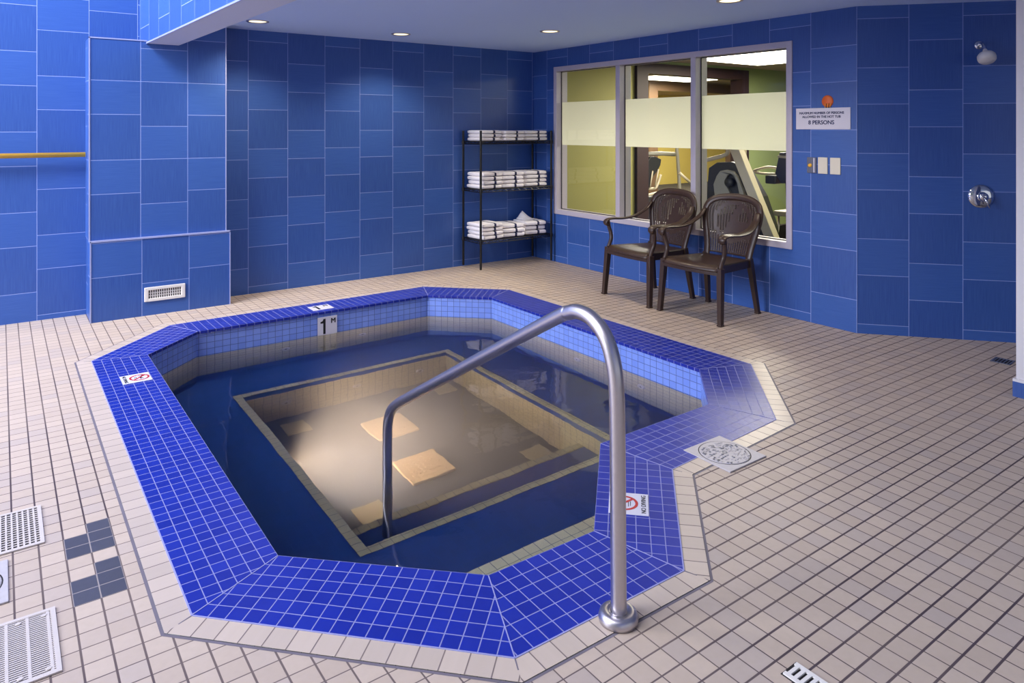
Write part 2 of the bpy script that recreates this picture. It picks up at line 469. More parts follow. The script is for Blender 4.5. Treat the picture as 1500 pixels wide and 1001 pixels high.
b = MB(); b.box((1.0, YB, 0), (XR + 0.12, YB + 0.12, ZC + 0.1))
structure(b.build('wall_back', M_wall_back), 'blue tiled back wall of the hot tub alcove')
b = MB(); b.box((HALL_X, YL, 0), (1.0, YL + 0.12, HALL_Z))
structure(b.build('wall_left', M_wall_left), 'bright blue tiled wall at the left running up beyond the picture')

# pilaster with plinth, projecting from the back wall
pil = structure(empty('wall_pilaster', (1.07, 6.5, 0)), 'blue tiled pilaster with a wider plinth under the soffit')
def child(mb, name, mat, par, **k):
    o = mb.build(name, mat, None, **k)
    o.parent = par; o.matrix_parent_inverse = Matrix.Translation(-Vector(par.location))
    return o
b = MB(); b.box((0.562, 6.37, 0.63), (1.573, YL, 2.212))
b.box((beam_r(6.37), 6.371, 2.2), (1.573, YL, ZC + 0.05))
child(b, 'upper_panel', M_wall_pillar, pil)
b = MB(); b.box((0.567, 6.34, 0), (1.597, YL, 0.626))
child(b, 'plinth', M_wall_plinth, pil)
b = MB()
b.box((0.557, 6.365, 0.63), (0.566, 6.374, 2.216)); b.box((0.557, 6.365, 2.208), (0.99, 6.375, 2.218))
b.box((1.568, 6.366, 0.63), (1.576, 6.374, ZC))
b.box((0.562, 6.335, 0.620), (1.602, 6.371, 0.632)); b.box((0.562, 6.335, 0), (0.570, 6.343, 0.63)); b.box((1.594, 6.335, 0), (1.602, 6.343, 0.63))
child(b, 'edge_trim', M_trim, pil)

# right wall with window opening
W_Y0, W_Y1, W_Z0, W_Z1 = 3.262, 6.248, 0.543, 2.203
b = MB(); T = 0.16
for (y0, y1, z0, z1) in ((2.74, W_Y0, 0, ZC + 0.1), (W_Y1, YB + 0.12, 0, ZC + 0.1), (W_Y0, W_Y1, 0, W_Z0), (W_Y0, W_Y1, W_Z1, ZC + 0.1)):
    b.box((XR, y0, z0), (XR + T, y1, z1))
structure(b.build('wall_right', M_wall_right, weld=False), 'blue tiled window wall')
# shower wall
sa = radians(-49.0); S0 = Vector((XR, 2.745)); SD = Vector((cos(sa), sin(sa))); SN = Vector((SD.y, -SD.x))  # SN points into the room? fixed below
if SN.dot(-S0) < 0: SN = -SN
S1 = S0 + SD * 1.9
b = MB(); quad_wall(b, S0, S1, -0.01, ZC + 0.1)
q0 = S0 - SN * 0.1; q1 = S1 - SN * 0.1
quad_wall(b, q1, q0, -0.01, ZC + 0.1); quad_wall(b, S1, q1, -0.01, ZC + 0.1); quad_wall(b, q0, S0, -0.01, ZC + 0.1)
structure(b.build('wall_shower', M_wall_shower, weld=False), 'angled darker blue tiled shower wall')
def shower_pt(u, z, off=0.0):
    p = S0 + SD * u + SN * off
    return Vector((p.x, p.y, z))

# ceiling over the alcove and dropped soffit
b = MB()
b.prism([(beam_r(FRONT_Y) - 0.05, FRONT_Y), (7.0, FRONT_Y), (7.0, 1.1), (XR + 0.14, YB + 0.12), (beam_r(6.74) - 0.05, 6.74)], ZC, ZC + 0.1, 'z')
structure(b.build('ceiling', M_ceil), 'low painted ceiling over the hot tub')
b = MB()
yA, yZ = FRONT_Y, 6.70
P = [(beam_l(yA), yA), (beam_r(yA), yA), (beam_r(yZ), yZ), (beam_l(yZ), yZ)]
zb, zt = 2.192, HALL_Z
b.face([(p[0], p[1], zb) for p in P], 1)
quad_wall(b, P[0], P[3], zb, zt, 0); quad_wall(b, P[1], P[2], zb, ZC + 0.1, 1)
quad_wall(b, P[1], P[2], ZC + 0.1, zt, 1); quad_wall(b, P[3], P[2], zb, zt, 1); quad_wall(b, P[0], P[1], zb, zt, 1)
b.face([(p[0], p[1], zt) for p in P], 1)
L0 = Vector((*P[0], zb)); L1 = Vector((*P[3], zb))
b.bar(L0 + Vector((-0.002, 0, 0.004)), L1 + Vector((-0.002, 0, 0.004)), 0.010, 0.012, m=2)
structure(b.build('ceiling_beam', [M_wall_beam, M_soffit, M_trim], weld=False), 'soffit between the high hall and the low ceiling')

# white column at the right edge
b = MB(); b.box((4.625, 1.18, 0.085), (5.02, 1.572, ZC))
b.box((4.612, 1.17, 0), (5.03, 1.585, 0.085), 1); b.box((4.612, 1.17, 0.085), (5.03, 1.585, 0.10), 0)
structure(b.build('wall_column', [M_white, M_wall_plinth]), 'white column with a blue tiled foot')

# the rest of the hall (outside the frame)
b = MB(); b.box((HALL_X - 0.1, FRONT_Y, 0), (HALL_X, YL, 1.0)); b.box((HALL_X - 0.1, FRONT_Y, 6.2), (HALL_X, YL, HALL_Z))
structure(b.build('wall_hall', M_white), 'far hall wall')
b = MB(); b.box((HALL_X, FRONT_Y - 0.1, 0), (7.0, FRONT_Y, 0.25)); b.box((HALL_X, FRONT_Y - 0.1, 2.35), (7.0, FRONT_Y, HALL_Z))
b.box((6.0, FRONT_Y - 0.1, 0.25), (7.0, FRONT_Y, 2.35))
structure(b.build('wall_front', M_wall_plinth), 'wall behind the viewer')
b = MB(); b.box((6.35, FRONT_Y, 0), (6.45, 1.6, ZC))
structure(b.build('wall_far_right', M_wall_plinth), 'wall beyond the shower')
b = MB(); b.box((HALL_X, FRONT_Y, HALL_Z), (1.4, YL, HALL_Z + 0.1))
structure(b.build('ceiling_hall', M_white), 'high hall ceiling')

# ------------------------------------------------------------------ window
win = structure(empty('window_1', (XR, 4.755, W_Z0)), 'three-pane interior window to the fitness room')
fx0, fx1 = XR - 0.012, XR + 0.150
b = MB(); fw = 0.052
b.rbox((fx0, W_Y0, W_Z0), (fx1, W_Y0 + fw, W_Z1), 0.004); b.rbox((fx0, W_Y1 - fw, W_Z0), (fx1, W_Y1, W_Z1), 0.004)
b.rbox((fx0 + 0.001, W_Y0 + fw - 0.003, W_Z0), (fx1 - 0.001, W_Y1 - fw + 0.003, W_Z0 + fw), 0.003); b.rbox((fx0 + 0.001, W_Y0 + fw - 0.003, W_Z1 - fw), (fx1 - 0.001, W_Y1 - fw + 0.003, W_Z1), 0.003)
child(b, 'window_frame', M_frame, win, weld=False)
mull = [(5.190, 5.250), (4.222, 4.280)]
for (a, c) in mull:
    b = MB(); b.rbox((fx0, a, W_Z0 + fw), (fx1, c, W_Z1 - fw), 0.004); child(b, 'mullion', M_frame, win)
edges = [(W_Y0 + fw, 4.222), (4.280, 5.190), (5.250, W_Y1 - fw)]
gxp = XR + 0.060
for (a, c) in edges:
    b = MB(); b.box((gxp, a, W_Z0 + fw), (gxp + 0.006, c, W_Z1 - fw))
    pane = child(b, 'pane', M_glass, win)
    b = MB(); g = 0.007
    for (y0, y1, z0, z1) in ((a, a + g, W_Z0 + fw, W_Z1 - fw), (c - g, c, W_Z0 + fw, W_Z1 - fw), (a, c, W_Z0 + fw, W_Z0 + fw + g), (a, c, W_Z1 - fw - g, W_Z1 - fw)):
        b.box((gxp - 0.0015, y0, z0), (gxp + 0.0065, y1, z1))
    child(b, 'gasket', M_gasket, win)
    b = MB(); b.box((gxp + 0.007, a + 0.004, 1.322), (gxp + 0.0085, c - 0.004, 1.803))
    child(b, 'frosted_band', M_frost, win)

# ------------------------------------------------------------------ hot tub
tub = tag(empty('hot_tub', (2.2, 3.8, 0)), 'sunken hot tub with royal blue tiled rim and stepped outline', 'hot tub')
N = len(OUT)
def edge_uv(i, p, unit):
    a = Vector(OUT[i]); c = Vector(OUT[(i + 1) % N]); d = (c - a).normalized()
    return (Vector(p) - (a + c) / 2).dot(d) / unit
b = MB()
LIP = 0.012
INL = offset_poly(INN, -LIP)      # tub walls stand a little behind the coping lip? (lip overhangs inward)
for i in range(N):
    j = (i + 1) % N
    pts = [OUT[i], OUT[j], INN[j], INN[i]]
    uv = [(edge_uv(i, OUT[i], 0.0565), 0), (edge_uv(i, OUT[j], 0.0565), 0), (edge_uv(i, INN[j], 0.0565), 6), (edge_uv(i, INN[i], 0.0565), 6)]
    b.face([(*p, 0.004) for p in pts], 0, uv)
    # rounded lip
    r = 0.010
    prof = [(0.0, 0.004), (0.0, -0.004), (0.0, -0.016), (-0.012, -0.022)]
    prev = INN; pz = 0.004
    for (dd, z) in ((0.0, -0.016),):
        cur = INN
        b.face([(*INN[i], pz), (*INN[j], pz), (*cur[j], z), (*cur[i], z)], 0,
               [(edge_uv(i, INN[i], 0.0565), 0.1), (edge_uv(i, INN[j], 0.0565), 0.1), (edge_uv(i, INN[j], 0.0565), 0.4), (edge_uv(i, INN[i], 0.0565), 0.4)])
    WOUT = offset_poly(INN, 0.010)
    b.face([(*INN[i], -0.016), (*INN[j], -0.016), (*WOUT[j], -0.016), (*WOUT[i], -0.016)], 0, [(0.2, 0.2)] * 4)
# mitre joints
for i in range(N):
    a = Vector((*OUT[i], 0.0046)); c = Vector((*INN[i], 0.0046))
    b.bar(a, c, 0.0035, 0.001, m=1)
M_grout = plain('pale_grout', (150, 152, 202), 0.7)
child(b, 'coping', [M_cope, M_grout], tub, weld=False)
WALLP = offset_poly(INN, 0.010)
b = MB()
for i in range(N):
    j = (i + 1) % N
    L = hypot(OUT[j][0] - OUT[i][0], OUT[j][1] - OUT[i][1])
    uv = []
    pts = [OUT[i], OUT[j], RING[j], RING[i]]
    b.face([(*p, 0.0025) for p in pts], 0, [(edge_uv(i, p, 1.0), 0.0) for p in pts])
    R2 = offset_poly(RING, 0.010)
    b.face([(*p, 0.0005) for p in (RING[i], RING[j], R2[j], R2[i])], 1)
    b.bar((*RING[i], 0.001), (*OUT[i], 0.003), 0.004, 0.001, m=1)
    b.bar((*OUT[i], 0.0032), (*OUT[j], 0.0032), 0.005, 0.002, m=2)
child(b, 'border_tiles', [M_ring, M_joint, M_grout], tub, weld=False)
def wall_strip(name, z0, z1, mat):
    mb = MB()
    for i in range(N):
        j = (i + 1) % N
        L = hypot(WALLP[j][0] - WALLP[i][0], WALLP[j][1] - WALLP[i][1])
        mb.face([(*WALLP[i], z0), (*WALLP[j], z0), (*WALLP[j], z1), (*WALLP[i], z1)], 0, [(-L/2, z0), (L/2, z0), (L/2, z1), (-L/2, z1)])
    return child(mb, name, mat, tub, weld=False)
wall_strip('waterline_wall', -0.200, -0.012, M_pool_up)
wall_strip('lower_wall', ZB - 0.02, -0.200, M_pool_lo)
PX0, PX1, PY0, PY1 = 1.30, 3.012, 2.955, 5.082
pit = [(PX0, PY0), (PX1, PY0), (PX1, PY1), (PX0, PY1)]
b = MB(); b.flat([offset_poly(WALLP, 0.004), pit], ZB)
child(b, 'bench', M_bench, tub, weld=False)
b = MB(); inn = [(PX0 + 0.052, PY0 + 0.052), (PX1 - 0.052, PY0 + 0.052), (PX1 - 0.052, PY1 - 0.052), (PX0 + 0.052, PY1 - 0.052)]
b.flat([pit, inn], ZB + 0.003)
for i in range(4):
    j = (i + 1) % 4
    b.face([(*inn[i], ZB + 0.003), (*inn[j], ZB + 0.003), (*inn[j], ZB - 0.01), (*inn[i], ZB - 0.01)], 0)
child(b, 'bench_edge', M_pool_lo, tub, weld=False)
b = MB()
for i in range(4):
    j = (i + 1) % 4
    for (z0, z1, m) in ((ZB - 0.075, ZB - 0.005, 1), (ZP - 0.01, ZB - 0.075, 0)):
        quad_wall(b, inn[i], inn[j], z0, z1, m)
child(b, 'footwell_wall', [M_pool_lo, M_bench], tub, weld=False)
b = MB(); b.flat([inn], ZP)
child(b, 'footwell_floor', M_pitfloor, tub, weld=False)
b = MB(); y1 = 3.385
b.box((PX0 + 0.05, PY0 + 0.05, ZP), (PX1 - 0.05, y1, -0.90), 0)
b.box((PX0 + 0.05, y1 - 0.055, -0.899), (PX1 - 0.05, y1 + 0.001, -0.896), 1)
child(b, 'footwell_step', [M_bench, M_pool_lo], tub)
# shallow entry step beside the near wall
def clip_y(poly, yc):
    out = []
    for i in range(len(poly)):
        a = poly[i]; c = poly[(i + 1) % len(poly)]
        if a[1] <= yc: out.append(a)
        if (a[1] <= yc) != (c[1] <= yc):
            t = (yc - a[1]) / (c[1] - a[1]); out.append((a[0] + t * (c[0] - a[0]), yc))
    return out
step = clip_y(WALLP, 2.43)
b = MB(); b.prism(step, ZB, -0.39, 'z')
child(b, 'entry_step', M_pool_lo, tub)
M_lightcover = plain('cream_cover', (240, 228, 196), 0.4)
M_drain_glow = plain('glow_tinted_drain_cover', (255, 226, 178), 0.4, vary=0.02)  # pool lamp glow put into this pale warm cover colour
M_corner = plain('cream_corner_tile', (226, 218, 184), 0.4)
for (cx, cy, s) in ((1.655, 4.84, 0.085), (1.675, 3.66, 0.085), (2.815, 3.62, 0.085), (2.815, 4.82, 0.085)):
    b = MB(); b.rbox((cx - s, cy - s, ZP), (cx + s, cy + s, ZP + 0.012), 0.004)
    o = child(b, 'floor_marker_tile', M_corner, tub); o['label'] = 'cream square tile in a corner of the footwell'
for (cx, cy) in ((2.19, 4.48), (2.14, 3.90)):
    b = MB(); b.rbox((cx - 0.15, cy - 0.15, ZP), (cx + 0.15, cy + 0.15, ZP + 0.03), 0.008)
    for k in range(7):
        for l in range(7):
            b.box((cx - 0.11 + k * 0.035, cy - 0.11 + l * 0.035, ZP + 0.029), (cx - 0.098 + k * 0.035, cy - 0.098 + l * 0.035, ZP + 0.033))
    o = child(b, 'drain_cover', M_drain_glow, tub); o['label'] = 'raised square drain cover with warm lamp glow in its colour'
def jet(p, nrm):
    M = basis(p, Vector((0, 0, 1)).cross(Vector(nrm)), (0, 0, 1))
    mb = MB(); mb.lathe([(0.0, 0.004), (0.012, 0.004), (0.014, 0.012), (0.030, 0.010), (0.036, 0.0)], M, 20)
    mb.lathe([(0.0, 0.006), (0.012, 0.0055)], M, 16, 1)
    child(mb, 'jet', [M_plastic, M_gapshade], tub)
for x, z in ((1.84, -0.385), (2.49, -0.37)): jet((x, 5.619, z), (0, -1, 0))
for y, z in ((4.06, -0.36), (3.40, -0.38)): jet((3.541, y, z), (-1, 0, 0))
for x in (1.65, 2.185, 2.72): jet((x, PY1 - 0.053, -0.905), (0, -1, 0))
# underwater lamp in the footwell wall
LY = 4.12
M = basis((PX0 + 0.055, LY, -0.87), (0, 1, 0), (0, 0, 1))
b = MB(); b.lathe([(0.11, 0.0), (0.105, 0.012), (0.085, 0.015), (0.08, 0.006)], M, 28); b.lathe([(0.08, 0.006), (0.05, 0.010), (0.0, 0.012)], M, 28, 1)
child(b, 'pool_lamp', [M_steel, M_poollight], tub)

# water
wp = offset_poly(WALLP, 0.003)
b = MB(); b.flat([wp], ZW); b.flat([wp], ZP - 0.06)
for i in range(N):
    j = (i + 1) % N
    b.face([(*wp[i], ZP - 0.06), (*wp[j], ZP - 0.06), (*wp[j], ZW), (*wp[i], ZW)])
water = b.build('water', M_water)
water['kind'] = 'stuff'; tag(water, 'still cloudy water filling the hot tub', 'water')

# depth markers
def plate(name, o, ex, ey, w, h, t=0.003, mat=M_sign):
    M = basis(o, ex, ey); mb = MB()
    mb.rbox((-w / 2, -h / 2, 0), (w / 2, h / 2, t), 0.001, M=M)
    return mb.build(name, mat), M
def T(M, x, y, z=0.0036): return M @ Matrix.Translation((x, y, z))
def depth_marker(o, ex, ey, w, h, label):
    p, M = plate('depth_marker', o, ex, ey, w, h)
    tag(p, label, 'sign', 'depth markers')
    mb = MB(); q = T(M, -w * 0.20, 0.0, 0.0033); a = h
    for poly in ([(-0.02, -0.40), (0.11, -0.40), (0.11, 0.40), (-0.02, 0.40)], [(0.0, 0.40), (-0.06, 0.29), (-0.17, 0.26), (-0.17, 0.17), (-0.02, 0.17), (-0.0, 0.20)]):
        mb.face([q @ Vector((x * a, y * a, 0)) for x, y in poly])
    mb.build('numeral', M_ink, p, weld=False)
    text_obj('M', h * 0.36, T(M, w * 0.30, h * 0.24), M_ink, 'letter', p, bold=0.0015)
depth_marker((2.178, 5.752, 0.004), (1, 0.01, 0), (0, 1, 0), 0.176, 0.145, 'white 1 M depth tile lying flat on the blue coping at the back')
depth_marker((2.183, 5.617, -0.118), (1, 0.006, 0), (0, 0, 1), 0.166, 0.155, 'white 1 M depth tile upright on the pale tub wall above the water')
def ring_faces(mb, M, r0, r1, z, n=40, m=0):
    for k in range(n):
        a0 = 2 * pi * k / n; a1 = 2 * pi * (k + 1) / n
        mb.face([M @ Vector((r * cos(a), r * sin(a), z)) for r, a in ((r0, a0), (r1, a0), (r1, a1), (r0, a1))], m)
def no_diving(o, ex, ey, label):
    w, h = 0.162, 0.155
    p, M = plate('no_diving_marker', o, ex, ey, w, h)
    tag(p, label, 'sign', 'no diving markers')
    cy = 0.018; C = T(M, 0, cy, 0.0)
    mb = MB(); ring_faces(mb, C, 0.044, 0.055, 0.0036)
    d = 0.0335
    mb.face([C @ Vector(q) for q in ((-d - 0.004, d - 0.004, 0.0038), (-d + 0.004, d + 0.004, 0.0038), (d + 0.004, -d + 0.004, 0.0038), (d - 0.004, -d - 0.004, 0.0038))])
    mb.build('prohibition_ring', M_red, p, weld=False)
    mb = MB(); z = 0.0034
    for (x0, y0, x1, y1, wd) in ((-0.026, 0.016, 0.004, 0.004, 0.010), (0.004, 0.006, 0.026, 0.018, 0.007), (0.004, 0.003, 0.028, 0.006, 0.006), (-0.020, 0.012, -0.032, -0.004, 0.005)):
        a = Vector((x0, y0)); c = Vector((x1, y1)); dd = (c - a).normalized(); nn = Vector((-dd.y, dd.x)) * wd / 2
        mb.face([C @ Vector((*q, z)) for q in (a - nn, c - nn, c + nn, a + nn)])
    mb.face([C @ Vector((-0.033 + 0.006 * cos(k * pi / 5), 0.019 + 0.006 * sin(k * pi / 5), z)) for k in range(10)])
    for k in range(2):
        mb.face([C @ Vector(q) for q in ((-0.026 + k * 0.006, -0.018 - k * 0.008, z), (0.014, -0.018 - k * 0.008, z), (0.014, -0.0155 - k * 0.008, z), (-0.026 + k * 0.006, -0.0155 - k * 0.008, z))])
    mb.build('diver_pictogram', M_ink, p, weld=False)
    text_obj('NO DIVING', 0.026, T(M, 0, -0.059), M_ink, 'lettering', p)
no_diving((0.662, 4.768, 0.004), (0, -1, 0), (1, 0, 0), 'white no diving tile on the long blue rim side above the slate tiles')
gd = Vector((2.398 - 1.879, 2.117 - 1.608, 0)).normalized()
no_diving((2.034, 2.022, 0.004), gd, Vector((-gd.y, gd.x, 0)), 'white no diving tile partly hidden behind the steel handrail post')

# ------------------------------------------------------------------ handrail
hr = tag(empty('handrail', (1.53, 1.565, 0)), 'brushed steel handrail arching from the deck down into the hot tub', 'handrail')
path = [(1.53,1.562,-0.01),(1.53,1.565,0.2),(1.53,1.567,0.45),(1.53,1.573,0.70),(1.531,1.594,0.80),(1.532,1.632,0.860),(1.533,1.690,0.896),(1.535,1.755,0.902),(1.536,1.805,0.888),(1.538,1.880,0.853),(1.549,2.379,0.578),(1.557,2.72,0.388),(1.563,3.02,0.221),(1.566,3.13,0.158),(1.568,3.195,0.105),(1.569,3.228,0.04),(1.569,3.236,-0.04),(1.569,3.236,-0.25),(1.569,3.236,-0.60),(1.569,3.236,-0.897)]
b = MB(); b.tube(smooth_path(path, 5), 0.0242, 22)
child(b, 'rail', M_steel, hr, smooth_all=False)
b = MB(); M = Matrix.Translation((1.53, 1.565, 0.003))
b.lathe([(0.0, 0.0), (0.060, 0.0), (0.061, 0.010), (0.057, 0.024), (0.048, 0.030), (0.032, 0.031), (0.030, 0.027), (0.0243, 0.027)], M, 36)
child(b, 'escutcheon', M_steel, hr)

# ------------------------------------------------------------------ deck fittings
M_lid = plain('grey_white_lid_plastic', (196, 190, 194), 0.5, vary=0.2, scale=70)
def skimmer(cx, cy, s, label, rot=0.0):
    o = tag(empty('skimmer_lid', (cx, cy, 0), rot), label, 'deck lid', 'skimmer lids')
    mb = MB(); mb.rbox((-s / 2, -s / 2, 0.0), (s / 2, s / 2, 0.0065), 0.002)
    ring_faces(mb, Matrix(), s * 0.435, s * 0.45, 0.0068, m=1)
    mb.build('frame', [M_lid, M_gapshade], o, weld=False)
    mb = MB(); mb.lathe([(s * 0.43, 0.006), (s * 0.425, 0.0085), (0.0, 0.0085)], None, 36)
    for k in range(150):
        a = random.uniform(0, 2 * pi); r = s * 0.40 * sqrt(random.uniform(0.02, 1))
        p = Vector((r * cos(a), r * sin(a), 0.0086)); q = 0.0045
        mb.box(p - Vector((q, q, 0.001)), p + Vector((q * 0.8, q * 0.6, 0.0022)), 1 if k % 4 == 0 else 0)
    ring_faces(mb, Matrix(), s * 0.03, s * 0.05, 0.0105, 16, 1)
    mb.build('lid', [M_lid, M_keypad], o, weld=False)
    return o
skimmer(2.711, 2.08, 0.262, 'white speckled round lid in a square frame beside the blue coping corner')
skimmer(-0.112, 2.888, 0.27, 'white round lid cut off by the picture edge between two floor grates')

def grate(name, x0, x1, y0, y1, label, slats=False):
    o = tag(empty(name, ((x0 + x1) / 2, (y0 + y1) / 2, 0)), label, 'floor grate', 'deck grates')
    w, h = x1 - x0, y1 - y0; f = 0.013
    mb = MB(); mb.box((-w/2 + 0.004, -h/2 + 0.004, 0.0006), (w/2 - 0.004, h/2 - 0.004, 0.0012)); mb.build('shade_sheet', M_gapshade, o)  # dark sheet laid on the deck as the shade under the grate
    mb = MB()
    for (a, c, d, e) in ((-w/2, w/2, -h/2, -h/2 + f), (-w/2, w/2, h/2 - f, h/2), (-w/2, -w/2 + f, -h/2 + f, h/2 - f), (w/2 - f, w/2, -h/2 + f, h/2 - f)):
        mb.box((a, d, 0.0006), (c, e, 0.0055))
    mb.build('frame', M_grille, o)
    mb = MB()
    if not slats:
        k = -w/2 + f
        while k < w/2 - f: mb.box((k, -h/2 + f, 0.001), (k + 0.0060, h/2 - f, 0.0046)); k += 0.0175
        k = -h/2 + f; i = 0
        while k < h/2 - f: mb.box((-w/2 + f, k, 0.001), (w/2 - f, k + 0.0060, 0.0042)); k += 0.0180
    else:
        k = -h/2 + f
        while k < h/2 - f: mb.box((-w/2 + f, k, 0.001), (w/2 - f, k + 0.0050, 0.0042)); k += 0.0095
        k = w/2 - f - 0.012
        while k > -w/2 + f: mb.box((k, -h/2 + f, 0.001), (k + 0.008, h/2 - f, 0.0047)); k -= 0.052
        for sx in (-w/2 + 0.03, w/2 - 0.03, w/2 - 0.095):
            for sy in (-h/2 + 0.03, h/2 - 0.03): mb.lathe([(0.0, 0.0064), (0.007, 0.0062), (0.008, 0.0045)], Matrix.Translation((sx, sy, 0)), 12)
    mb.build('grid' if not slats else 'slats', M_grille, o, weld=False)
    return o
grate('floor_grate', -0.19, 0.132, 3.072, 3.385, 'square-holed cream floor grate, next to the upper slate tiles')
grate('floor_grate', -0.19, 0.140, 2.316, 2.640, 'narrow-slatted cream floor grate in the bottom left corner of the photo', True)
# slotted drain at the bottom edge
o = tag(empty('deck_drain', (1.745, 1.02, 0)), 'white slotted drain strip cut off by the bottom edge of the photo', 'drain', 'deck drains')
b = MB(); b.box((-0.004, -0.20, 0.0006), (0.071, 0.130, 0.0012)); b.build('shade_sheet', M_gapshade, o)  # flat dark sheet in place of the shade between the slots
b = MB(); b.box((0.0, -0.195, 0.001), (0.012, 0.125, 0.006)); b.box((0.054, -0.195, 0.001), (0.066, 0.125, 0.006))
k = -0.195
while k < 0.12: b.box((0.012, k, 0.001), (0.054, k + 0.010, 0.006)); k += 0.019
b.build('slotted_cover', M_plastic, o, weld=False)
o = tag(empty('floor_drain', (5.25, 1.86, 0), radians(5)), 'small dark square drain at the foot of the shower wall', 'drain', 'deck drains')
b = MB(); b.box((-0.06, -0.055, 0.0004), (0.06, 0.055, 0.001)); b.build('shade_sheet', M_gapshade, o)  # dark sheet on the floor painted as shade below the drain bars
b = MB(); b.box((-0.06, -0.055, 0.0008), (0.06, -0.045, 0.004)); b.box((-0.06, 0.045, 0.0008), (0.06, 0.055, 0.004)); b.box((-0.06, -0.045, 0.0008), (-0.05, 0.045, 0.004)); b.box((0.05, -0.045, 0.0008), (0.06, 0.045, 0.004))
for k in range(5): b.box((-0.05, -0.036 + k * 0.018, 0.0008), (0.05, -0.030 + k * 0.018, 0.003))
b.build('grid', M_keypad, o, weld=False)

# wall vent on the plinth
vent = tag(empty('wall_vent', (1.09, 6.34, 0.112)), 'cream slotted air vent low on the tiled plinth', 'vent')
def vbox(mb, x0, x1, z0, z1, y0, y1): mb.box((x0, y0, z0), (x1, y1, z1))
b = MB(); b.box((-0.135, -0.003, 0.018), (0.135, -0.001, 0.097)); b.build('shade_sheet', M_gapshade, vent)  # dark backing sheet, painted shade behind the louvres
b = MB(); w, h = 0.152, 0.115
b.rbox((-w + 0.026, -0.0138, 0), (w - 0.026, -0.002, 0.024), 0.003); b.rbox((-w + 0.026, -0.0138, h - 0.024), (w - 0.026, -0.002, h), 0.003)
b.rbox((-w, -0.014, 0.0), (-w + 0.03, -0.002, h), 0.005); b.rbox((w - 0.03, -0.014, 0.0), (w, -0.002, h), 0.005)
b.build('frame', M_plastic, vent, weld=False)
b = MB()
for k in range(16):
    x = -0.122 + k * 0.0163; b.box((x - 0.0036, -0.0055, 0.022), (x + 0.0036, -0.004, 0.094))
for z in (0.045, 0.067): b.box((-0.124, -0.0056, z - 0.002), (0.124, -0.004, z + 0.002))
b.build('louvre', M_plastic, vent, weld=False)

# yellow pole on the left wall
pole = tag(empty('wall_pole', (-1.2, 6.60, 1.297)), 'long yellow pole fixed level along the blue tiled wall', 'pole')
b = MB(); b.tube([(-3.6, 0, 0), (1.755, 0, 0)], 0.0195, 18); b.build('pole', M_yellow, pole)
for x in (-2.4, 0.6):
    b = MB(); b.box((x - 0.012, 0.012, -0.022), (x + 0.012, 0.079, 0.004)); b.build('bracket', M_steel, pole)

# ------------------------------------------------------------------ signs and switches on the window wall
def wallM(y, z, off=0.0): return basis((XR - off, y, z), (0, -1, 0), (0, 0, 1))
M = wallM(3.008, 1.580)
b = MB(); b.rbox((-0.221, -0.082, 0.0), (0.221, 0.082, 0.006), 0.002, M=M)
sg = tag(b.build('wall_sign', M_sign), 'white plastic sign saying maximum 8 persons in the hot tub', 'sign')
text_obj('MAXIMUM NUMBER OF PERSONS', 0.0245, T(M, -0.01, 0.043, 0.0065), M_navyink, 'lettering', sg, bold=0.0009)
text_obj('ALLOWED IN THE HOT TUB', 0.0245, T(M, -0.01, 0.014, 0.0065), M_navyink, 'lettering', sg, bold=0.0009)
text_obj('8 PERSONS', 0.043, T(M, -0.01, -0.030, 0.0065), M_navyink, 'lettering', sg, bold=0.0012)
M = wallM(2.968, 1.712)
b = MB(); b.lathe([(0.0, 0.010), (0.040, 0.009), (0.0455, 0.004), (0.046, 0.0)], M, 36)
od = tag(b.build('wall_disc', M_orange), 'round orange disc with yellow rays just above the 8 persons sign', 'wall disc')
b = MB()
for k in range(5):
    x = -0.016 + k * 0.010
    b.bar(M @ Vector((x + 0.003, -0.018, 0.011)), M @ Vector((x - 0.002, -0.050, 0.006)), 0.0035, 0.003, m=k % 2)
b.build('rays', [M_yellow, M_gasket], od)
def wplate(y0, y1, z0, z1, mat, name, label, cat='switch plate', grp='wall plates'):
    M = wallM((y0 + y1) / 2, (z0 + z1) / 2); w = abs(y1 - y0); h = z1 - z0
    b = MB(); b.rbox((-w/2, -h/2, 0), (w/2, h/2, 0.008), 0.003, M=M)
    o = tag(b.build(name, mat), label, cat, grp); return o, M, w, h
o, M, w, h = wplate(3.135, 3.056, 1.160, 1.282, M_keypad, 'switch_keypad', 'grey timer plate with a yellow button below the sign', 'keypad')
b = MB(); b.lathe([(0.0, 0.016), (0.013, 0.016), (0.015, 0.007)], M @ Matrix.Translation((-0.012, -0.002, 0)), 20); b.build('button', M_yellow, o)['label'] = 'yellow button'
b = MB(); b.rbox((0.016, -0.056, 0.006), (0.026, 0.056, 0.011), 0.001, M=M); b.build('trim_bar', M_sign, o)
o, M, w, h = wplate(3.044, 2.966, 1.158, 1.284, M_cream, 'switch_plate', 'plain cream wall plate next to the grey timer')
o, M, w, h = wplate(2.946, 2.864, 1.158, 1.284, M_cream, 'switch_plate', 'plain cream wall plate farthest from the window, nearest the shower corner')

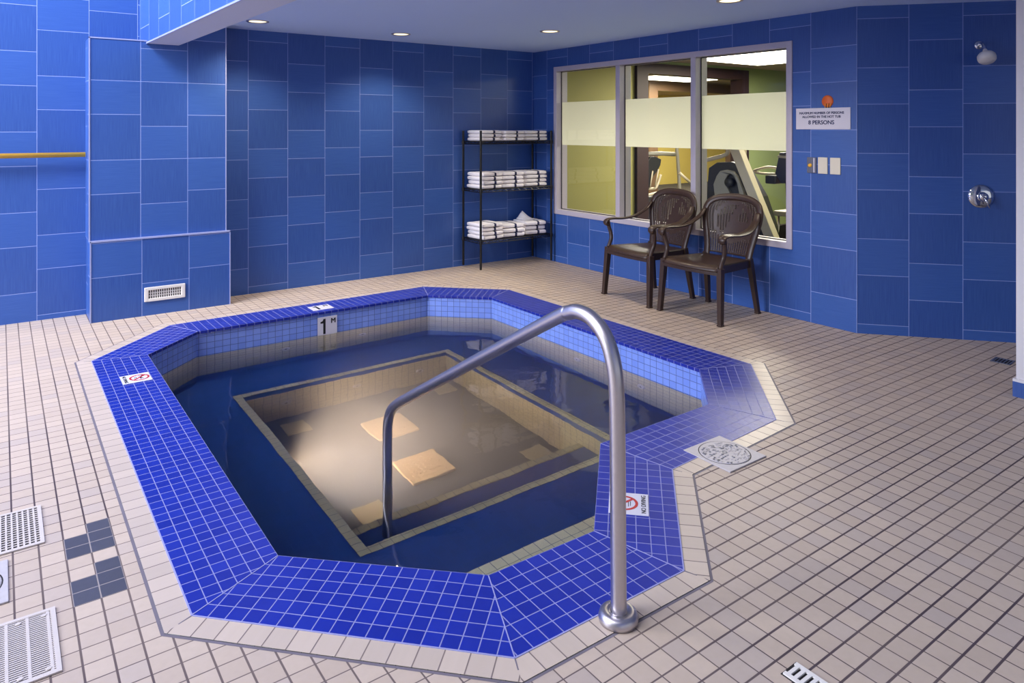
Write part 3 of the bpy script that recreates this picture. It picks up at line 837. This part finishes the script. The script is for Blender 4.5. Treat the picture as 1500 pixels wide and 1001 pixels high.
# ------------------------------------------------------------------ shower fittings
ush = 0.80
hp = shower_pt(0.80, 2.095)
Mx = basis(hp, Vector((SD.x, SD.y, 0)), (0, 0, 1))
if (Mx @ Vector((0, 0, 1)) - hp).xy.dot(SN) < 0: Mx = basis(hp, Vector((-SD.x, -SD.y, 0)), (0, 0, 1))
sh = tag(empty('shower_rose', hp), 'small pale shower head on a chrome arm on the dark blue wall', 'shower head')
def child_w(mb, name, mat, par, **k):
    o = mb.build(name, mat, None, **k); o.parent = par; o.matrix_parent_inverse = Matrix.Translation(-Vector(par.location)); return o
b = MB(); b.lathe([(0.0, 0.014), (0.022, 0.013), (0.030, 0.006), (0.031, 0.0)], Mx, 24); child_w(b, 'flange', M_chrome, sh)
b = MB(); n3 = Vector((SN.x, SN.y, 0)); d3 = Vector((SD.x, SD.y, 0))
b.tube(smooth_path([hp, hp + n3 * 0.05 + Vector((0, 0, 0.005)), hp + n3 * 0.085 + Vector((0, 0, -0.02)), hp + n3 * 0.105 + Vector((0, 0, -0.05))], 6), 0.011, 14); child_w(b, 'arm', M_chrome, sh)
tip = hp + n3 * 0.105 + Vector((0, 0, -0.047)); ax = (n3 * 0.55 + Vector((0, 0, -1))).normalized()
Mh = basis(tip, d3, d3.cross(ax) * -1); 
if (Mh @ Vector((0, 0, 1)) - tip).dot(ax) < 0: Mh = basis(tip, -d3, d3.cross(ax) * -1)
b = MB(); b.lathe([(0.013, -0.005), (0.016, 0.010), (0.022, 0.018), (0.046, 0.032), (0.056, 0.046), (0.058, 0.062), (0.055, 0.080), (0.044, 0.092), (0.0, 0.094)], Mh, 30)
child_w(b, 'spray_head', M_plastic, sh)
vp = shower_pt(0.815, 1.023)
Mv = Mx.copy(); Mv.translation = vp
sv = tag(empty('shower_valve', vp), 'round chrome shower valve with a lever handle', 'shower valve')
b = MB(); b.lathe([(0.0, 0.022), (0.050, 0.020), (0.070, 0.014), (0.083, 0.006), (0.085, 0.0)], Mv, 40); child_w(b, 'plate', M_chrome, sv)
b = MB(); b.lathe([(0.0, 0.062), (0.022, 0.060), (0.030, 0.050), (0.034, 0.022)], Mv, 28)
b.tube([Mv @ Vector((0, 0, 0.052)), Mv @ Vector((0.012, -0.03, 0.062)), Mv @ Vector((0.028, -0.075, 0.066))], [0.010, 0.008, 0.006], 12); child_w(b, 'lever', M_chrome, sv)

# ------------------------------------------------------------------ recessed downlights
DL = [((1.749, 6.060), 'recessed ceiling light nearest the soffit and the pilaster'), ((3.086, 6.075), 'recessed ceiling light above the middle of the back wall'),
      ((4.111, 5.097), 'recessed ceiling light in front of the towel rack corner'), ((4.149, 3.139), 'recessed ceiling light above the chairs at the top edge of the photo')]
for (x, y), lab in DL:
    o = tag(empty('ceiling_light', (x, y, ZC)), lab, 'ceiling light', 'recessed ceiling lights')
    b = MB(); b.lathe([(0.092, 0.0), (0.090, -0.006), (0.074, -0.006), (0.070, 0.0), (0.068, 0.006)], None, 32); b.build('trim_ring', M_steel, o)
    b = MB(); b.lathe([(0.072, -0.0015), (0.04, -0.003), (0.0, -0.003)], None, 28); b.build('lens', M_lamp, o)

# ------------------------------------------------------------------ towel rack
RX0, RX1, RY0, RY1 = 4.095, 5.045, 6.232, 6.578
rack = tag(empty('towel_rack', ((RX0 + RX1) / 2, (RY0 + RY1) / 2, 0)), 'black wire shelf rack holding folded white towels in the corner', 'shelf rack')
for x in (RX0, RX1):
    for y in (RY0, RY1):
        b = MB(); b.tube([(x, y, 0.02), (x, y, 1.478)], 0.0125, 14)
        b.lathe([(0.0135, 1.470), (0.0135, 1.482), (0.0, 1.486)], Matrix.Translation((x, y, 0)), 14)
        for k in range(28): b.lathe([(0.0125, 0.06 + k * 0.05), (0.0137, 0.063 + k * 0.05), (0.0125, 0.066 + k * 0.05)], Matrix.Translation((x, y, 0)), 14)
        po = child(b, 'post', M_black, rack, weld=False)
        b = MB(); b.lathe([(0.0, 0.0), (0.012, 0.0), (0.016, 0.012), (0.012, 0.03)], Matrix.Translation((x, y, 0)), 14)
        ft = b.build('levelling_foot', M_black); ft.parent = po; ft.matrix_parent_inverse = Matrix.Translation(-Vector(rack.location))
SHZ = [1.372, 0.862, 0.322]
for z in SHZ:
    b = MB()
    for (p, q) in (((RX0, RY0), (RX1, RY0)), ((RX0, RY1), (RX1, RY1)), ((RX0, RY0), (RX0, RY1)), ((RX1, RY0), (RX1, RY1))):
        b.tube([(*p, z - 0.004), (*q, z - 0.004)], 0.004, 8); b.tube([(*p, z - 0.030), (*q, z - 0.030)], 0.004, 8)
        n = 22 if p[0] != q[0] else 9
        for k in range(n):     # zigzag truss
            t0 = k / n; t1 = (k + 1) / n
            za, zb_ = (z - 0.004, z - 0.030) if k % 2 else (z - 0.030, z - 0.004)
            b.tube([(p[0] + (q[0] - p[0]) * t0, p[1] + (q[1] - p[1]) * t0, za), (p[0] + (q[0] - p[0]) * t1, p[1] + (q[1] - p[1]) * t1, zb_)], 0.003, 6)
    for k in range(1, 38):
        x = RX0 + (RX1 - RX0) * k / 38; b.tube([(x, RY0, z - 0.003), (x, RY1, z - 0.003)], 0.0025, 6)
    for y in (RY0 + 0.115, RY0 + 0.23): b.tube([(RX0, y, z - 0.007), (RX1, y, z - 0.007)], 0.004, 6)
    for x in (RX0, RX1):
        for y in (RY0, RY1): b.lathe([(0.016, z - 0.036), (0.0185, z - 0.03), (0.0185, z - 0.004), (0.016, z + 0.003)], Matrix.Translation((x, y, 0)), 14)
    child(b, 'wire_shelf', M_black, rack, weld=False)

def towel_mesh(w, d, t, seed):
    """folded towel: rounded fold at the front, several soft layers, navy stripe in the material; origin at base centre"""
    mb = MB(); nx = 22; sec = []
    K = 30
    for k in range(K):
        a = 2 * pi * k / K; ca, sa_ = cos(a), sin(a)
        e = 0.30
        y = math.copysign(abs(ca) ** e, ca) * d / 2; z = t / 2 + math.copysign(abs(sa_) ** 0.55, sa_) * t / 2
        if abs(z - t / 2) < t * 0.14 and abs(ca) > 0.8: y *= 0.975   # crease between the two folded layers
        sec.append((y, z))
    rows = []
    for i in range(nx + 1):
        u = i / nx; x = (u - 0.5) * w
        edge = min(u, 1 - u) * nx
        sh_ = 0.86 if edge == 0 else 0.97 if edge == 1 else 1.0
        row = []
        for (y, z) in sec:
            q = Vector((x * 9 + seed * 3.1, y * 9, z * 22 + seed))
            n1 = noise.noise(q); n2 = noise.noise(q * 2.3 + Vector((5, 1, 2)))
            yy = y * (0.985 if edge == 0 else 1) + n1 * 0.006; zz = t / 2 + (z - t / 2) * sh_ * 0.97 + (n2 * 0.003 if t * 0.3 < z < t * 0.9 else -abs(n2) * 0.003 if z >= t * 0.9 else 0)
            row.append(Vector((x + noise.noise(q * 1.7) * 0.005 * (1 if edge < 2 else 0.2), yy, max(0.0, zz))))
        rows.append(row)
    for i in range(nx):
        for k in range(K):
            q = (k + 1) % K; mb.face([rows[i][k], rows[i + 1][k], rows[i + 1][q], rows[i][q]], smooth=True)
    for row, rev in ((rows[0], False), (rows[-1], True)):
        c = sum(row, Vector()) / K; c.x += (-0.002 if not rev else 0.002)
        for k in range(K):
            q = (k + 1) % K; mb.face([c, row[k], row[q]] if not rev else [c, row[q], row[k]], smooth=True)
    return mb
protos = {}
def towel(x, y, z, w, d, t, seed, rz, label, group):
    key = (round(w, 2), round(t, 3), seed % 5)
    if key not in protos:
        o = towel_mesh(w, d, t, seed).build('folded_towel', M_towel); protos[key] = o
    else:
        o = protos[key].copy(); COL.objects.link(o)
    o.location = (x, y, z); o.rotation_euler = (0, 0, rz)
    tag(o, label, 'towel', group)
    return o
order = {1: ['only'], 3: ['bottom', 'middle', 'top'], 4: ['bottom', 'second lowest', 'second highest', 'top']}
stacks = [ # shelf idx, x0, x1, count, thickness, stack word
 (0, 4.118, 4.382, 3, 0.0385, 'stack by the front post'), (0, 4.402, 4.682, 3, 0.037, 'middle stack'), (0, 4.700, 5.012, 3, 0.0375, 'stack by the window'),
 (1, 4.122, 4.392, 4, 0.0435, 'stack by the front post'), (1, 4.412, 4.690, 4, 0.0430, 'middle stack'), (1, 4.725, 5.020, 4, 0.0430, 'stack by the window'),
 (2, 4.120, 4.395, 4, 0.0430, 'stack by the front post'), (2, 4.420, 4.705, 3, 0.0480, 'middle stack'), (2, 4.735, 5.015, 3, 0.0500, 'stack by the window')]
shname = ['top shelf', 'middle shelf', 'lowest shelf']
sd = 0
turn = [0.0, 0.05, -0.03, 0.02, -0.13, -0.08, 0.05, -0.11, -0.14]; back = [0, -0.006, 0.004, 0, 0.004, 0.014, 0.0, 0.010, 0.018]
for sk, (si, x0, x1, n, t, sw) in enumerate(stacks):
    for k in range(n):
        sd += 1
        wv = (x1 - x0) * 0.93
        towel((x0 + x1) / 2 + random.uniform(-0.008, 0.008), (RY0 + RY1) / 2 - 0.004 + back[sk] + random.uniform(-0.010, 0.008), SHZ[si] + 0.002 + k * t * 1.0, wv, 0.305, t, sd, turn[sk] + random.uniform(-0.035, 0.035),
              'folded white navy-striped towel, %s in the %s, %s' % (order[n][k], sw, shname[si]), 'folded towels on the ' + shname[si])
# a loose corner turned up on the last stack of the lowest shelf
b = MB()
zt = SHZ[2] + 3 * 0.050 + 0.001
g = []
for i in range(9):
    row = []
    for j in range(9):
        u = i / 8; v = j / 8
        x = 4.77 + 0.16 * u; y = 6.36 + 0.16 * v
        f = (u + v) / 2; z = zt + 0.006 + 0.085 * max(0, 1 - abs(u - 0.5) * 2.2) * v
        row.append(Vector((x, y, z + 0.003 * noise.noise(Vector((x * 20, y * 20, 3))))))
    g.append(row)
for i in range(8):
    for j in range(8):
        b.face([g[i][j], g[i + 1][j], g[i + 1][j + 1], g[i][j + 1]], smooth=True)
M_washcloth = plain('white_terry', (236, 234, 242), 0.95, vary=0.1, scale=200, bump=0.4)
o = b.build('crumpled_towel', M_washcloth)
md = o.modifiers.new('thick', 'SOLIDIFY'); md.thickness = 0.009; md.offset = 0.0
tag(o, 'small white towel bunched to a peak on the lowest shelf stack by the window', 'towel')

# ------------------------------------------------------------------ resin armchairs
def chair_proto():
    root = empty('armchair')
    # seat
    mb = MB(); nx, ny = 16, 14
    def sp(u, v):
        X = -0.215 + 0.50 * u; hw = 0.222 + 0.050 * u; Y = hw * v
        bow = 0.022 * (1 - v * v) * (u ** 3)
        z = 0.438 - 0.016 * (1 - v * v) * sin(pi * u) + 0.012 * u
        if u > 0.86: z -= ((u - 0.86) / 0.14) ** 2 * 0.038
        return Vector((X + bow, Y, z))
    for i in range(nx):
        for j in range(ny):
            u0, u1 = i / nx, (i + 1) / nx; v0, v1 = -1 + 2 * j / ny, -1 + 2 * (j + 1) / ny
            mb.face([sp(u0, v0), sp(u1, v0), sp(u1, v1), sp(u0, v1)], smooth=True)
    # apron under the seat
    seat = mb.build('seat', M_brown, root)
    md = seat.modifiers.new('thick', 'SOLIDIFY'); md.thickness = 0.012; md.offset = -1
    mb = MB()
    for s in (-1, 1): mb.bar((-0.21, s * 0.218, 0.405), (0.27, s * 0.265, 0.412), 0.012, 0.055)
    mb.bar((-0.212, -0.22, 0.405), (-0.212, 0.22, 0.405), 0.012, 0.055)
    cv = [Vector((0.272 + 0.020 * (1 - v * v), 0.265 * v, 0.398)) for v in [-1 + 2 * k / 12 for k in range(13)]]
    for k in range(12): mb.bar(cv[k], cv[k + 1], 0.012, 0.042)
    mb.build('apron', M_brown, root)
    # legs
    for s in (-1, 1):
        mb = MB(); mb.bar((0.278, s * 0.300, 0.0), (0.250, s * 0.278, 0.43), 0.034, 0.040, 0.046, 0.050)
        lg = mb.build('leg', M_brown, root, bevel=0.004)
        mb = MB(); mb.rbox((0.257, s * 0.300 - 0.0205, 0), (0.301, s * 0.300 + 0.0205, 0.013), 0.003); mb.build('foot_cap', M_brown, lg)
        mb = MB(); mb.bar((-0.280, s * 0.245, 0.0), (-0.210, s * 0.215, 0.45), 0.034, 0.036, 0.046, 0.044)
        lg = mb.build('leg', M_brown, root, bevel=0.004)
        mb = MB(); mb.rbox((-0.301, s * 0.245 - 0.0195, 0), (-0.259, s * 0.245 + 0.0195, 0.013), 0.003); mb.build('foot_cap', M_brown, lg)
    # back outline
    prof = [(0.40, 0.205), (0.50, 0.213), (0.60, 0.233), (0.69, 0.256), (0.765, 0.270), (0.82, 0.267), (0.868, 0.244), (0.896, 0.206), (0.914, 0.152), (0.924, 0.082), (0.927, 0.0)]
    def hw(z):
        for (z0, w0), (z1, w1) in zip(prof, prof[1:]):
            if z <= z1: return w0 + (w1 - w0) * (z - z0) / (z1 - z0)
        return 0.0
    def bx(y, z): return -0.198 - 0.118 * ((z - 0.40) / 0.55) ** 0.9 - 0.030 * (1 - (y / 0.27) ** 2) + 0.012
    # perforated panel: every cell a frame of four quads round an open hole
    mb = MB(); R, Cn = 36, 20
    z0, z1 = 0.455, 0.900
    def pp(u, v):
        z = z0 + (z1 - z0) * v; y = (2 * u - 1) * max(0.02, hw(z) - 0.004); return Vector((bx(y, z), y, z))
    for r in range(R):
        for c in range(Cn):
            u0, u1, v0, v1 = c / Cn, (c + 1) / Cn, r / R, (r + 1) / R
            um, vm = (u0 + u1) / 2, (v0 + v1) / 2
            solid = r == 0 or r == R - 1 or c == 0 or c == Cn - 1
            # leaf motif left closed in the upper middle
            lx, lz = um - 0.5, vm - 0.60
            if 0.33 < hypot(lx * 1.1, lz) < 0.40 or (abs(lx - lz * 0.4) < 0.07 and vm > 0.30 and vm < 0.9) or (lx > 0.02 and vm < 0.62 and vm > 0.30): solid = True
            if solid:
                mb.face([pp(u0, v0), pp(u1, v0), pp(u1, v1), pp(u0, v1)], smooth=True); continue
            a, d_ = (0.20, 0.25) if (r + c) % 2 else (0.27, 0.20)
            iu0, iu1, iv0, iv1 = u0 + (u1 - u0) * a, u1 - (u1 - u0) * a, v0 + (v1 - v0) * d_, v1 - (v1 - v0) * d_
            O = [pp(u0, v0), pp(u1, v0), pp(u1, v1), pp(u0, v1)]; I = [pp(iu0, iv0), pp(iu1, iv0), pp(iu1, iv1), pp(iu0, iv1)]
            for k in range(4):
                l = (k + 1) % 4; mb.face([O[k], O[l], I[l], I[k]], smooth=True)
    bp = mb.build('backrest', M_brown, root)
    md = bp.modifiers.new('thick', 'SOLIDIFY'); md.thickness = 0.007; md.offset = 0
    # rim
    pts = [(bx(-hw(z), z), -hw(z), z) for z, _ in prof[:-1]]
    pts = pts + [(bx(0, 0.927), 0, 0.927)] + [(p[0], -p[1], p[2]) for p in pts[::-1]]
    mb = MB(); sp_ = smooth_path(pts, 5)
    mb.tube(sp_, 0.013, 10, r2=0.030, up=(0, -1, 0)); mb.build('back_rim', M_brown, root)
    # arms with scrolled front and curved support
    for s in (-1, 1):
        arm = [(-0.258, s * 0.262, 0.815), (-0.215, s * 0.274, 0.760), (-0.150, s * 0.286, 0.718), (-0.060, s * 0.298, 0.684), (0.060, s * 0.304, 0.674), (0.170, s * 0.304, 0.680), (0.235, s * 0.302, 0.676), (0.262, s * 0.301, 0.658), (0.262, s * 0.300, 0.636), (0.245, s * 0.299, 0.626)]
        mb = MB(); P_ = smooth_path(arm, 5)
        mb.tube(P_, [0.024 + 0.015 * sin(pi * i / (len(P_) - 1)) for i in range(len(P_))], 12, r2=0.011, up=(0, 0, 1))
        sup = [(0.236, s * 0.300, 0.668), (0.226, s * 0.298, 0.610), (0.214, s * 0.290, 0.560), (0.214, s * 0.280, 0.510), (0.235, s * 0.276, 0.460), (0.250, s * 0.278, 0.425)]
        mb.tube(smooth_path(sup, 5), 0.019, 10, r2=0.017, up=(1, 0, 0))
        mb.build('armrest', M_brown, root)
    return root
ch = chair_proto()
ch.location = (4.712, 3.747, 0); ch.rotation_euler = (0, 0, pi + radians(1.0))
tag(ch, 'dark brown resin armchair with woven back, the one nearer the shower', 'chair', 'poolside armchairs')
c2 = copy_tree(ch); c2.location = (4.716, 4.424, 0); c2.rotation_euler = (0, 0, pi - radians(4.5))
tag(c2, 'dark brown resin armchair with woven back, the one nearer the towel rack', 'chair', 'poolside armchairs')

# ------------------------------------------------------------------ fitness room behind the window
GX0 = XR + T if False else XR + 0.16
b = MB(); b.box((GX0, 2.95, -0.05), (18.0, 15.0, 0.0)); structure(b.build('floor_gym', M_carpet), 'dark fitness room floor')
b = MB(); b.box((GX0, 2.9, 2.42), (18.0, 15.0, 2.5)); structure(b.build('ceiling_gym', M_gymceil), 'fitness room ceiling')
b = MB(); b.box((GX0, 6.60, 0), (6.746, 6.74, 2.42)); structure(b.build('wall_gym_olive', M_olive), 'olive wall behind the first pane')
b = MB(); b.box((9.116, 6.60, 0), (18.0, 6.74, 2.42)); b.box((6.746, 6.60, 2.377), (9.116, 6.74, 2.42)); structure(b.build('wall_gym_green', M_green), 'sage green wall')
b = MB(); b.box((17.9, 2.9, 0), (18.0, 15.0, 2.42)); b.box((GX0, 2.85, 0), (18.0, 2.95, 2.42)); structure(b.build('wall_gym_far', M_green), 'far fitness room wall')
b = MB(); b.box((GX0, 13.2, 0), (18.0, 13.3, 2.42)); b.box((GX0, 9.2, 0), (9.75, 9.3, 2.42)); b.box((12.45, 9.2, 0), (18.0, 9.3, 2.42))
structure(b.build('wall_gym_yellow', M_yellowwall), 'yellow wall beyond the doorway')
b = MB(); b.box((6.746, 6.55, 0), (6.957, 6.76, 2.377)); b.box((8.951, 6.55, 0), (9.116, 6.76, 2.377)); b.box((6.957, 6.55, 2.237), (8.951, 6.76, 2.377))
structure(b.build('door_1', M_doorwood), 'dark brown door surround')
b = MB(); b.box((9.75, 9.16, 0), (9.98, 9.34, 2.40)); b.box((12.2, 9.16, 0), (12.45, 9.34, 2.40)); b.box((9.98, 9.16, 2.22), (12.2, 9.34, 2.40))
structure(b.build('door_2', M_door2), 'walnut door surround farther in')
def panel(x0, x1, y0, y1, lab):
    o = tag(empty('ceiling_panel_light', ((x0 + x1) / 2, (y0 + y1) / 2, 2.42)), lab, 'ceiling light', 'fluorescent panels in the fitness room')
    w, h = (x1 - x0) / 2, (y1 - y0) / 2
    b = MB(); b.box((-w, -h, -0.05), (w, h, -0.012)); b.build('diffuser', M_tube, o)
    b = MB(); b.box((-w - 0.03, -h - 0.03, -0.014), (w + 0.03, h + 0.03, 0.0)); b.build('frame', M_white, o)
panel(7.30, 8.40, 4.55, 5.90, 'wide fluorescent ceiling panel at the top of the third window pane')
panel(9.0, 10.3, 8.05, 8.75, 'fluorescent ceiling strip seen through the middle window pane')
panel(13.1, 14.6, 10.35, 11.2, 'small far fluorescent ceiling strip beyond the inner doorway')

panel(6.45, 7.35, 3.25, 4.15, 'added unseen ceiling panel brightening the window jambs and frosted band')  # panel added out of view to brighten jambs and film

# big elliptical trainer close behind the third pane
el = tag(empty('elliptical_trainer', (6.3, 4.6, 0)), 'large champagne and graphite elliptical trainer behind the third window pane', 'exercise machine', 'fitness machines')
b = MB(); b.prism([(4.775, 1.34), (4.655, 1.34), (4.205, 0.40), (4.03, 0.06), (4.17, 0.06), (4.325, 0.40)], 6.27, 6.36, 'x'); child(b, 'frame_rail', M_cast, el, bevel=0.006)
b = MB(); b.prism([(5.12, 0.30), (5.13, 0.75), (5.10, 1.07), (4.99, 1.135), (4.80, 1.15), (4.70, 1.12), (4.61, 1.03), (4.45, 0.80), (4.33, 0.50), (4.30, 0.22), (4.9, 0.18)], 6.37, 6.52, 'x'); child(b, 'shroud', M_graph, el, bevel=0.008)
b = MB(); b.prism([(4.985, 0.55), (4.985, 0.742), (5.007, 0.895), (4.965, 0.99), (4.92, 1.045), (4.84, 1.062), (4.751, 1.051), (4.70, 1.00), (4.62, 0.84), (4.56, 0.62),
                   (4.64, 0.62), (4.668, 0.80), (4.70, 0.93), (4.735, 0.99), (4.78, 1.015), (4.82, 1.005), (4.85, 0.955), (4.83, 0.88), (4.78, 0.80), (4.72, 0.62)], 6.33, 6.375, 'x'); child(b, 'side_cover', M_grey, el, bevel=0.008)
b = MB(); b.lathe([(0.05, 0.0), (0.05, 0.03), (0.0, 0.03)], basis((6.335, 4.79, 0.93), (0, -1, 0), (0, 0, 1)), 22); child(b, 'pivot_cap', M_graph, el)
b = MB(); b.tube(smooth_path([(6.30, 5.25, 1.10), (6.30, 5.09, 1.155), (6.30, 4.82, 1.225), (6.30, 4.79, 1.30), (6.30, 4.80, 1.45)], 5), 0.022, 12); b.tube([(6.50, 4.72, 1.10), (6.50, 4.74, 1.55)], 0.022, 12); child(b, 'handlebar', M_cast, el)
b = MB(); b.rbox((6.26, 4.60, 1.42), (6.46, 4.86, 1.62), 0.02); child(b, 'console', M_graph, el)
b = MB(); b.rbox((6.20, 4.25, 0.14), (6.32, 4.62, 0.18), 0.01); child(b, 'pedal', M_graph, el)
b = MB(); b.rbox((6.25, 3.98, 0.0), (6.55, 4.12, 0.07), 0.01); b.rbox((6.25, 5.00, 0.0), (6.55, 5.14, 0.10), 0.01); b.rbox((6.38, 4.05, 0.05), (6.48, 5.10, 0.20), 0.01); child(b, 'base', M_graph, el)

# bike at the window's edge
bk = tag(empty('exercise_bike', (6.95, 4.42, 0)), 'black exercise bike with pale grips at the edge of the third pane', 'exercise machine', 'fitness machines')
b = MB(); b.prism([(4.545, 1.245), (4.33, 1.26), (4.30, 0.93), (4.529, 0.91), (4.60, 1.02)], 6.86, 6.98, 'x'); child(b, 'console', M_navy, bk, bevel=0.008)
b = MB(); b.prism([(4.56, 1.19), (4.46, 1.185), (4.455, 1.21), (4.56, 1.215)], 6.85, 6.865, 'x'); child(b, 'console_band', M_grey, bk)
b = MB(); b.tube(smooth_path([(6.88, 4.58, 1.010), (6.86, 4.75, 1.008), (6.86, 4.85, 1.018), (6.86, 4.86, 1.034), (6.86, 4.80, 1.055), (6.87, 4.69, 1.082), (6.90, 4.60, 1.075)], 5), 0.014, 12); child(b, 'grip_bar', M_cast, bk)
b = MB(); b.rbox((6.84, 4.58, 0.90), (6.96, 4.71, 0.99), 0.012); child(b, 'holder', M_graph, bk)
b = MB(); b.bar((6.92, 4.45, 0.95), (6.92, 4.40, 0.10), 0.07, 0.09); child(b, 'post', M_graph, bk)
b = MB(); b.rbox((6.80, 4.16, 0.0), (7.04, 4.60, 0.10), 0.02); b.prism([(4.10, 0.08), (4.62, 0.08), (4.55, 0.45), (4.30, 0.52)], 6.88, 6.97, 'x'); child(b, 'base', M_graph, bk)
ball = MB(); Mb = Matrix.Translation((7.45, 4.56, 0.0))
bz = [(0.0, 0.56)] + [(0.19 * sin(a), 0.75 - 0.19 * cos(a)) for a in [pi * k / 14 for k in range(1, 14)]] + [(0.0, 0.94)]
bs = tag(empty('ball_stand', (7.45, 4.56, 0)), 'pale tray stand holding an amber ball behind the third pane', 'stand')
b = MB(); b.rbox((7.25, 4.36, 0.50), (7.62, 4.88, 0.56), 0.01); child(b, 'tray', M_grey, bs)
for (x, y) in ((7.29, 4.40), (7.58, 4.40), (7.29, 4.84), (7.58, 4.84)):
    b = MB(); b.tube([(x, y, 0.0), (x, y, 0.51)], 0.014, 10); child(b, 'leg', M_steel, bs)
ball.lathe(bz, Mb, 26)
tag(ball.build('exercise_ball', M_ball), 'amber exercise ball resting on a tray at the edge of the third pane', 'ball')

# second trainer beyond the doorway
e2 = tag(empty('elliptical_trainer', (8.35, 7.65, 0)), 'dark cross trainer beyond the doorway seen through the middle pane', 'exercise machine', 'fitness machines')
b = MB(); b.prism([(8.03, 1.00), (8.10, 1.075), (8.19, 1.080), (8.338, 1.03), (8.319, 0.94), (8.25, 0.85), (8.155, 0.77), (8.05, 0.58), (7.95, 0.58)], 7.58, 7.72, 'y'); child(b, 'console', M_graph, e2, bevel=0.008)
b = MB(); b.tube(smooth_path([(7.95, 7.6, 0.585), (8.11, 7.6, 0.583), (8.228, 7.6, 0.592), (8.29, 7.6, 0.67), (8.345, 7.6, 0.79)], 5), 0.020, 12); b.tube([(8.06, 7.56, 0.60), (8.12, 7.56, 0.86)], 0.012, 10); b.tube([(8.17, 7.56, 0.60), (8.25, 7.56, 0.88)], 0.012, 10); child(b, 'frame_tube', M_cast, e2)
b = MB(); b.tube([(7.98, 7.65, 1.12), (8.45, 7.65, 1.115), (8.72, 7.65, 1.10)], 0.034, 12); child(b, 'upper_arm', M_grey, e2)
b = MB(); b.tube(smooth_path([(8.81, 7.65, 1.30), (8.775, 7.65, 1.17), (8.79, 7.65, 1.04), (8.83, 7.65, 0.62), (8.84, 7.65, 0.10)], 5), 0.028, 12); child(b, 'swing_arm', M_grey, e2)
b = MB(); b.tube([(8.80, 7.62, 0.80), (9.10, 7.62, 0.61)], 0.022, 12); child(b, 'pedal_bar', M_cast, e2)
b = MB(); b.tube([(7.97, 7.62, 0.47), (8.36, 7.62, 0.52)], 0.022, 12); child(b, 'crossbar', M_cast, e2)
b = MB(); b.rbox((7.90, 7.50, 0.0), (8.40, 7.80, 0.48), 0.03); b.rbox((7.90, 7.55, 0.0), (9.10, 7.75, 0.10), 0.02); child(b, 'base', M_graph, e2)

# ------------------------------------------------------------------ light
def area(name, loc, target, sx, sy, energy, col):
    L = bpy.data.lights.new(name, 'AREA'); L.shape = 'RECTANGLE'; L.size = sx; L.size_y = sy; L.energy = energy; L.color = col
    o = bpy.data.objects.new(name, L); COL.objects.link(o); o.location = loc
    o.rotation_euler = (Vector(target) - Vector(loc)).to_track_quat('-Z', 'Y').to_euler()
    return o
def spot(name, loc, target, energy, col, angle, blend=0.6, r=0.05):
    L = bpy.data.lights.new(name, 'SPOT'); L.energy = energy; L.color = col; L.spot_size = radians(angle); L.spot_blend = blend; L.shadow_soft_size = r
    o = bpy.data.objects.new(name, L); COL.objects.link(o); o.location = loc
    o.rotation_euler = (Vector(target) - Vector(loc)).to_track_quat('-Z', 'Y').to_euler()
    return o
SKY = (0.86, 0.90, 1.0); WARM = (1.0, 0.83, 0.60); FLU = (1.0, 0.91, 0.76)
area('skylight', (-3.4, 3.0, 6.9), (-2.6, 3.4, 0.0), 4.0, 5.5, 560, (0.93, 0.95, 1.0))
area('clerestory', (-1.3, 4.9, 4.35), (1.2, 6.6, 1.6), 1.3, 1.3, 150, (0.95, 0.95, 1.0))
area('hall_windows', (-5.9, 5.0, 3.7), (3.0, 4.3, 0.9), 3.2, 3.6, 760, SKY)
area('front_windows', (1.6, FRONT_Y + 0.05, 1.30), (1.6, 4.0, 1.1), 8.0, 2.1, 26, (0.92, 0.93, 1.0))
for (x, y), _ in DL:
    spot('downlight', (x, y, ZC - 0.03), (x, y, 0), 58, WARM, 130, 0.8, 0.075)
area('gym_panel', (7.85, 5.2, 2.35), (7.85, 5.2, 0), 1.0, 1.3, 190, FLU)
area('gym_added_fill', (6.9, 3.7, 2.35), (6.9, 3.7, 0), 0.85, 0.85, 26, FLU)  # added lamp of the unseen panel, lifts the window jambs and frosted band
area('gym_strip', (9.6, 8.4, 2.35), (9.6, 8.4, 0), 1.3, 0.6, 150, FLU)
area('gym_far', (13.8, 10.8, 2.35), (13.8, 10.8, 0), 1.4, 0.8, 160, FLU)
spot('pool_lamp', (PX0 + 0.085, LY, -0.87), (2.9, LY - 0.05, -0.95), 185, (1.0, 0.74, 0.54), 152, 0.6, 0.06)

w = bpy.data.worlds.new('world'); scene.world = w; w.use_nodes = True
bg = w.node_tree.nodes['Background']; bg.inputs[0].default_value = (0.75, 0.85, 1.0, 1); bg.inputs[1].default_value = 0.25

# ------------------------------------------------------------------ camera
cam = bpy.data.cameras.new('camera'); co = bpy.data.objects.new('camera', cam); COL.objects.link(co)
co.location = (0, 0, 1.5); co.rotation_euler = (radians(90), 0, -radians(35.8276))
cam.sensor_width = 36.0; cam.lens = 1039.15 / 1500 * 36.0; cam.shift_x = 0.0; cam.shift_y = -(500.5 - 189.24) / 1500
cam.clip_start = 0.05; cam.clip_end = 100
scene.camera = co
vs = scene.view_settings
vs.view_transform = 'Standard'; vs.look = 'None'; vs.gamma = 1.0; vs.exposure = 0.0
try: vs.use_curve_mapping = False
except Exception: pass
scene.display_settings.display_device = 'sRGB'
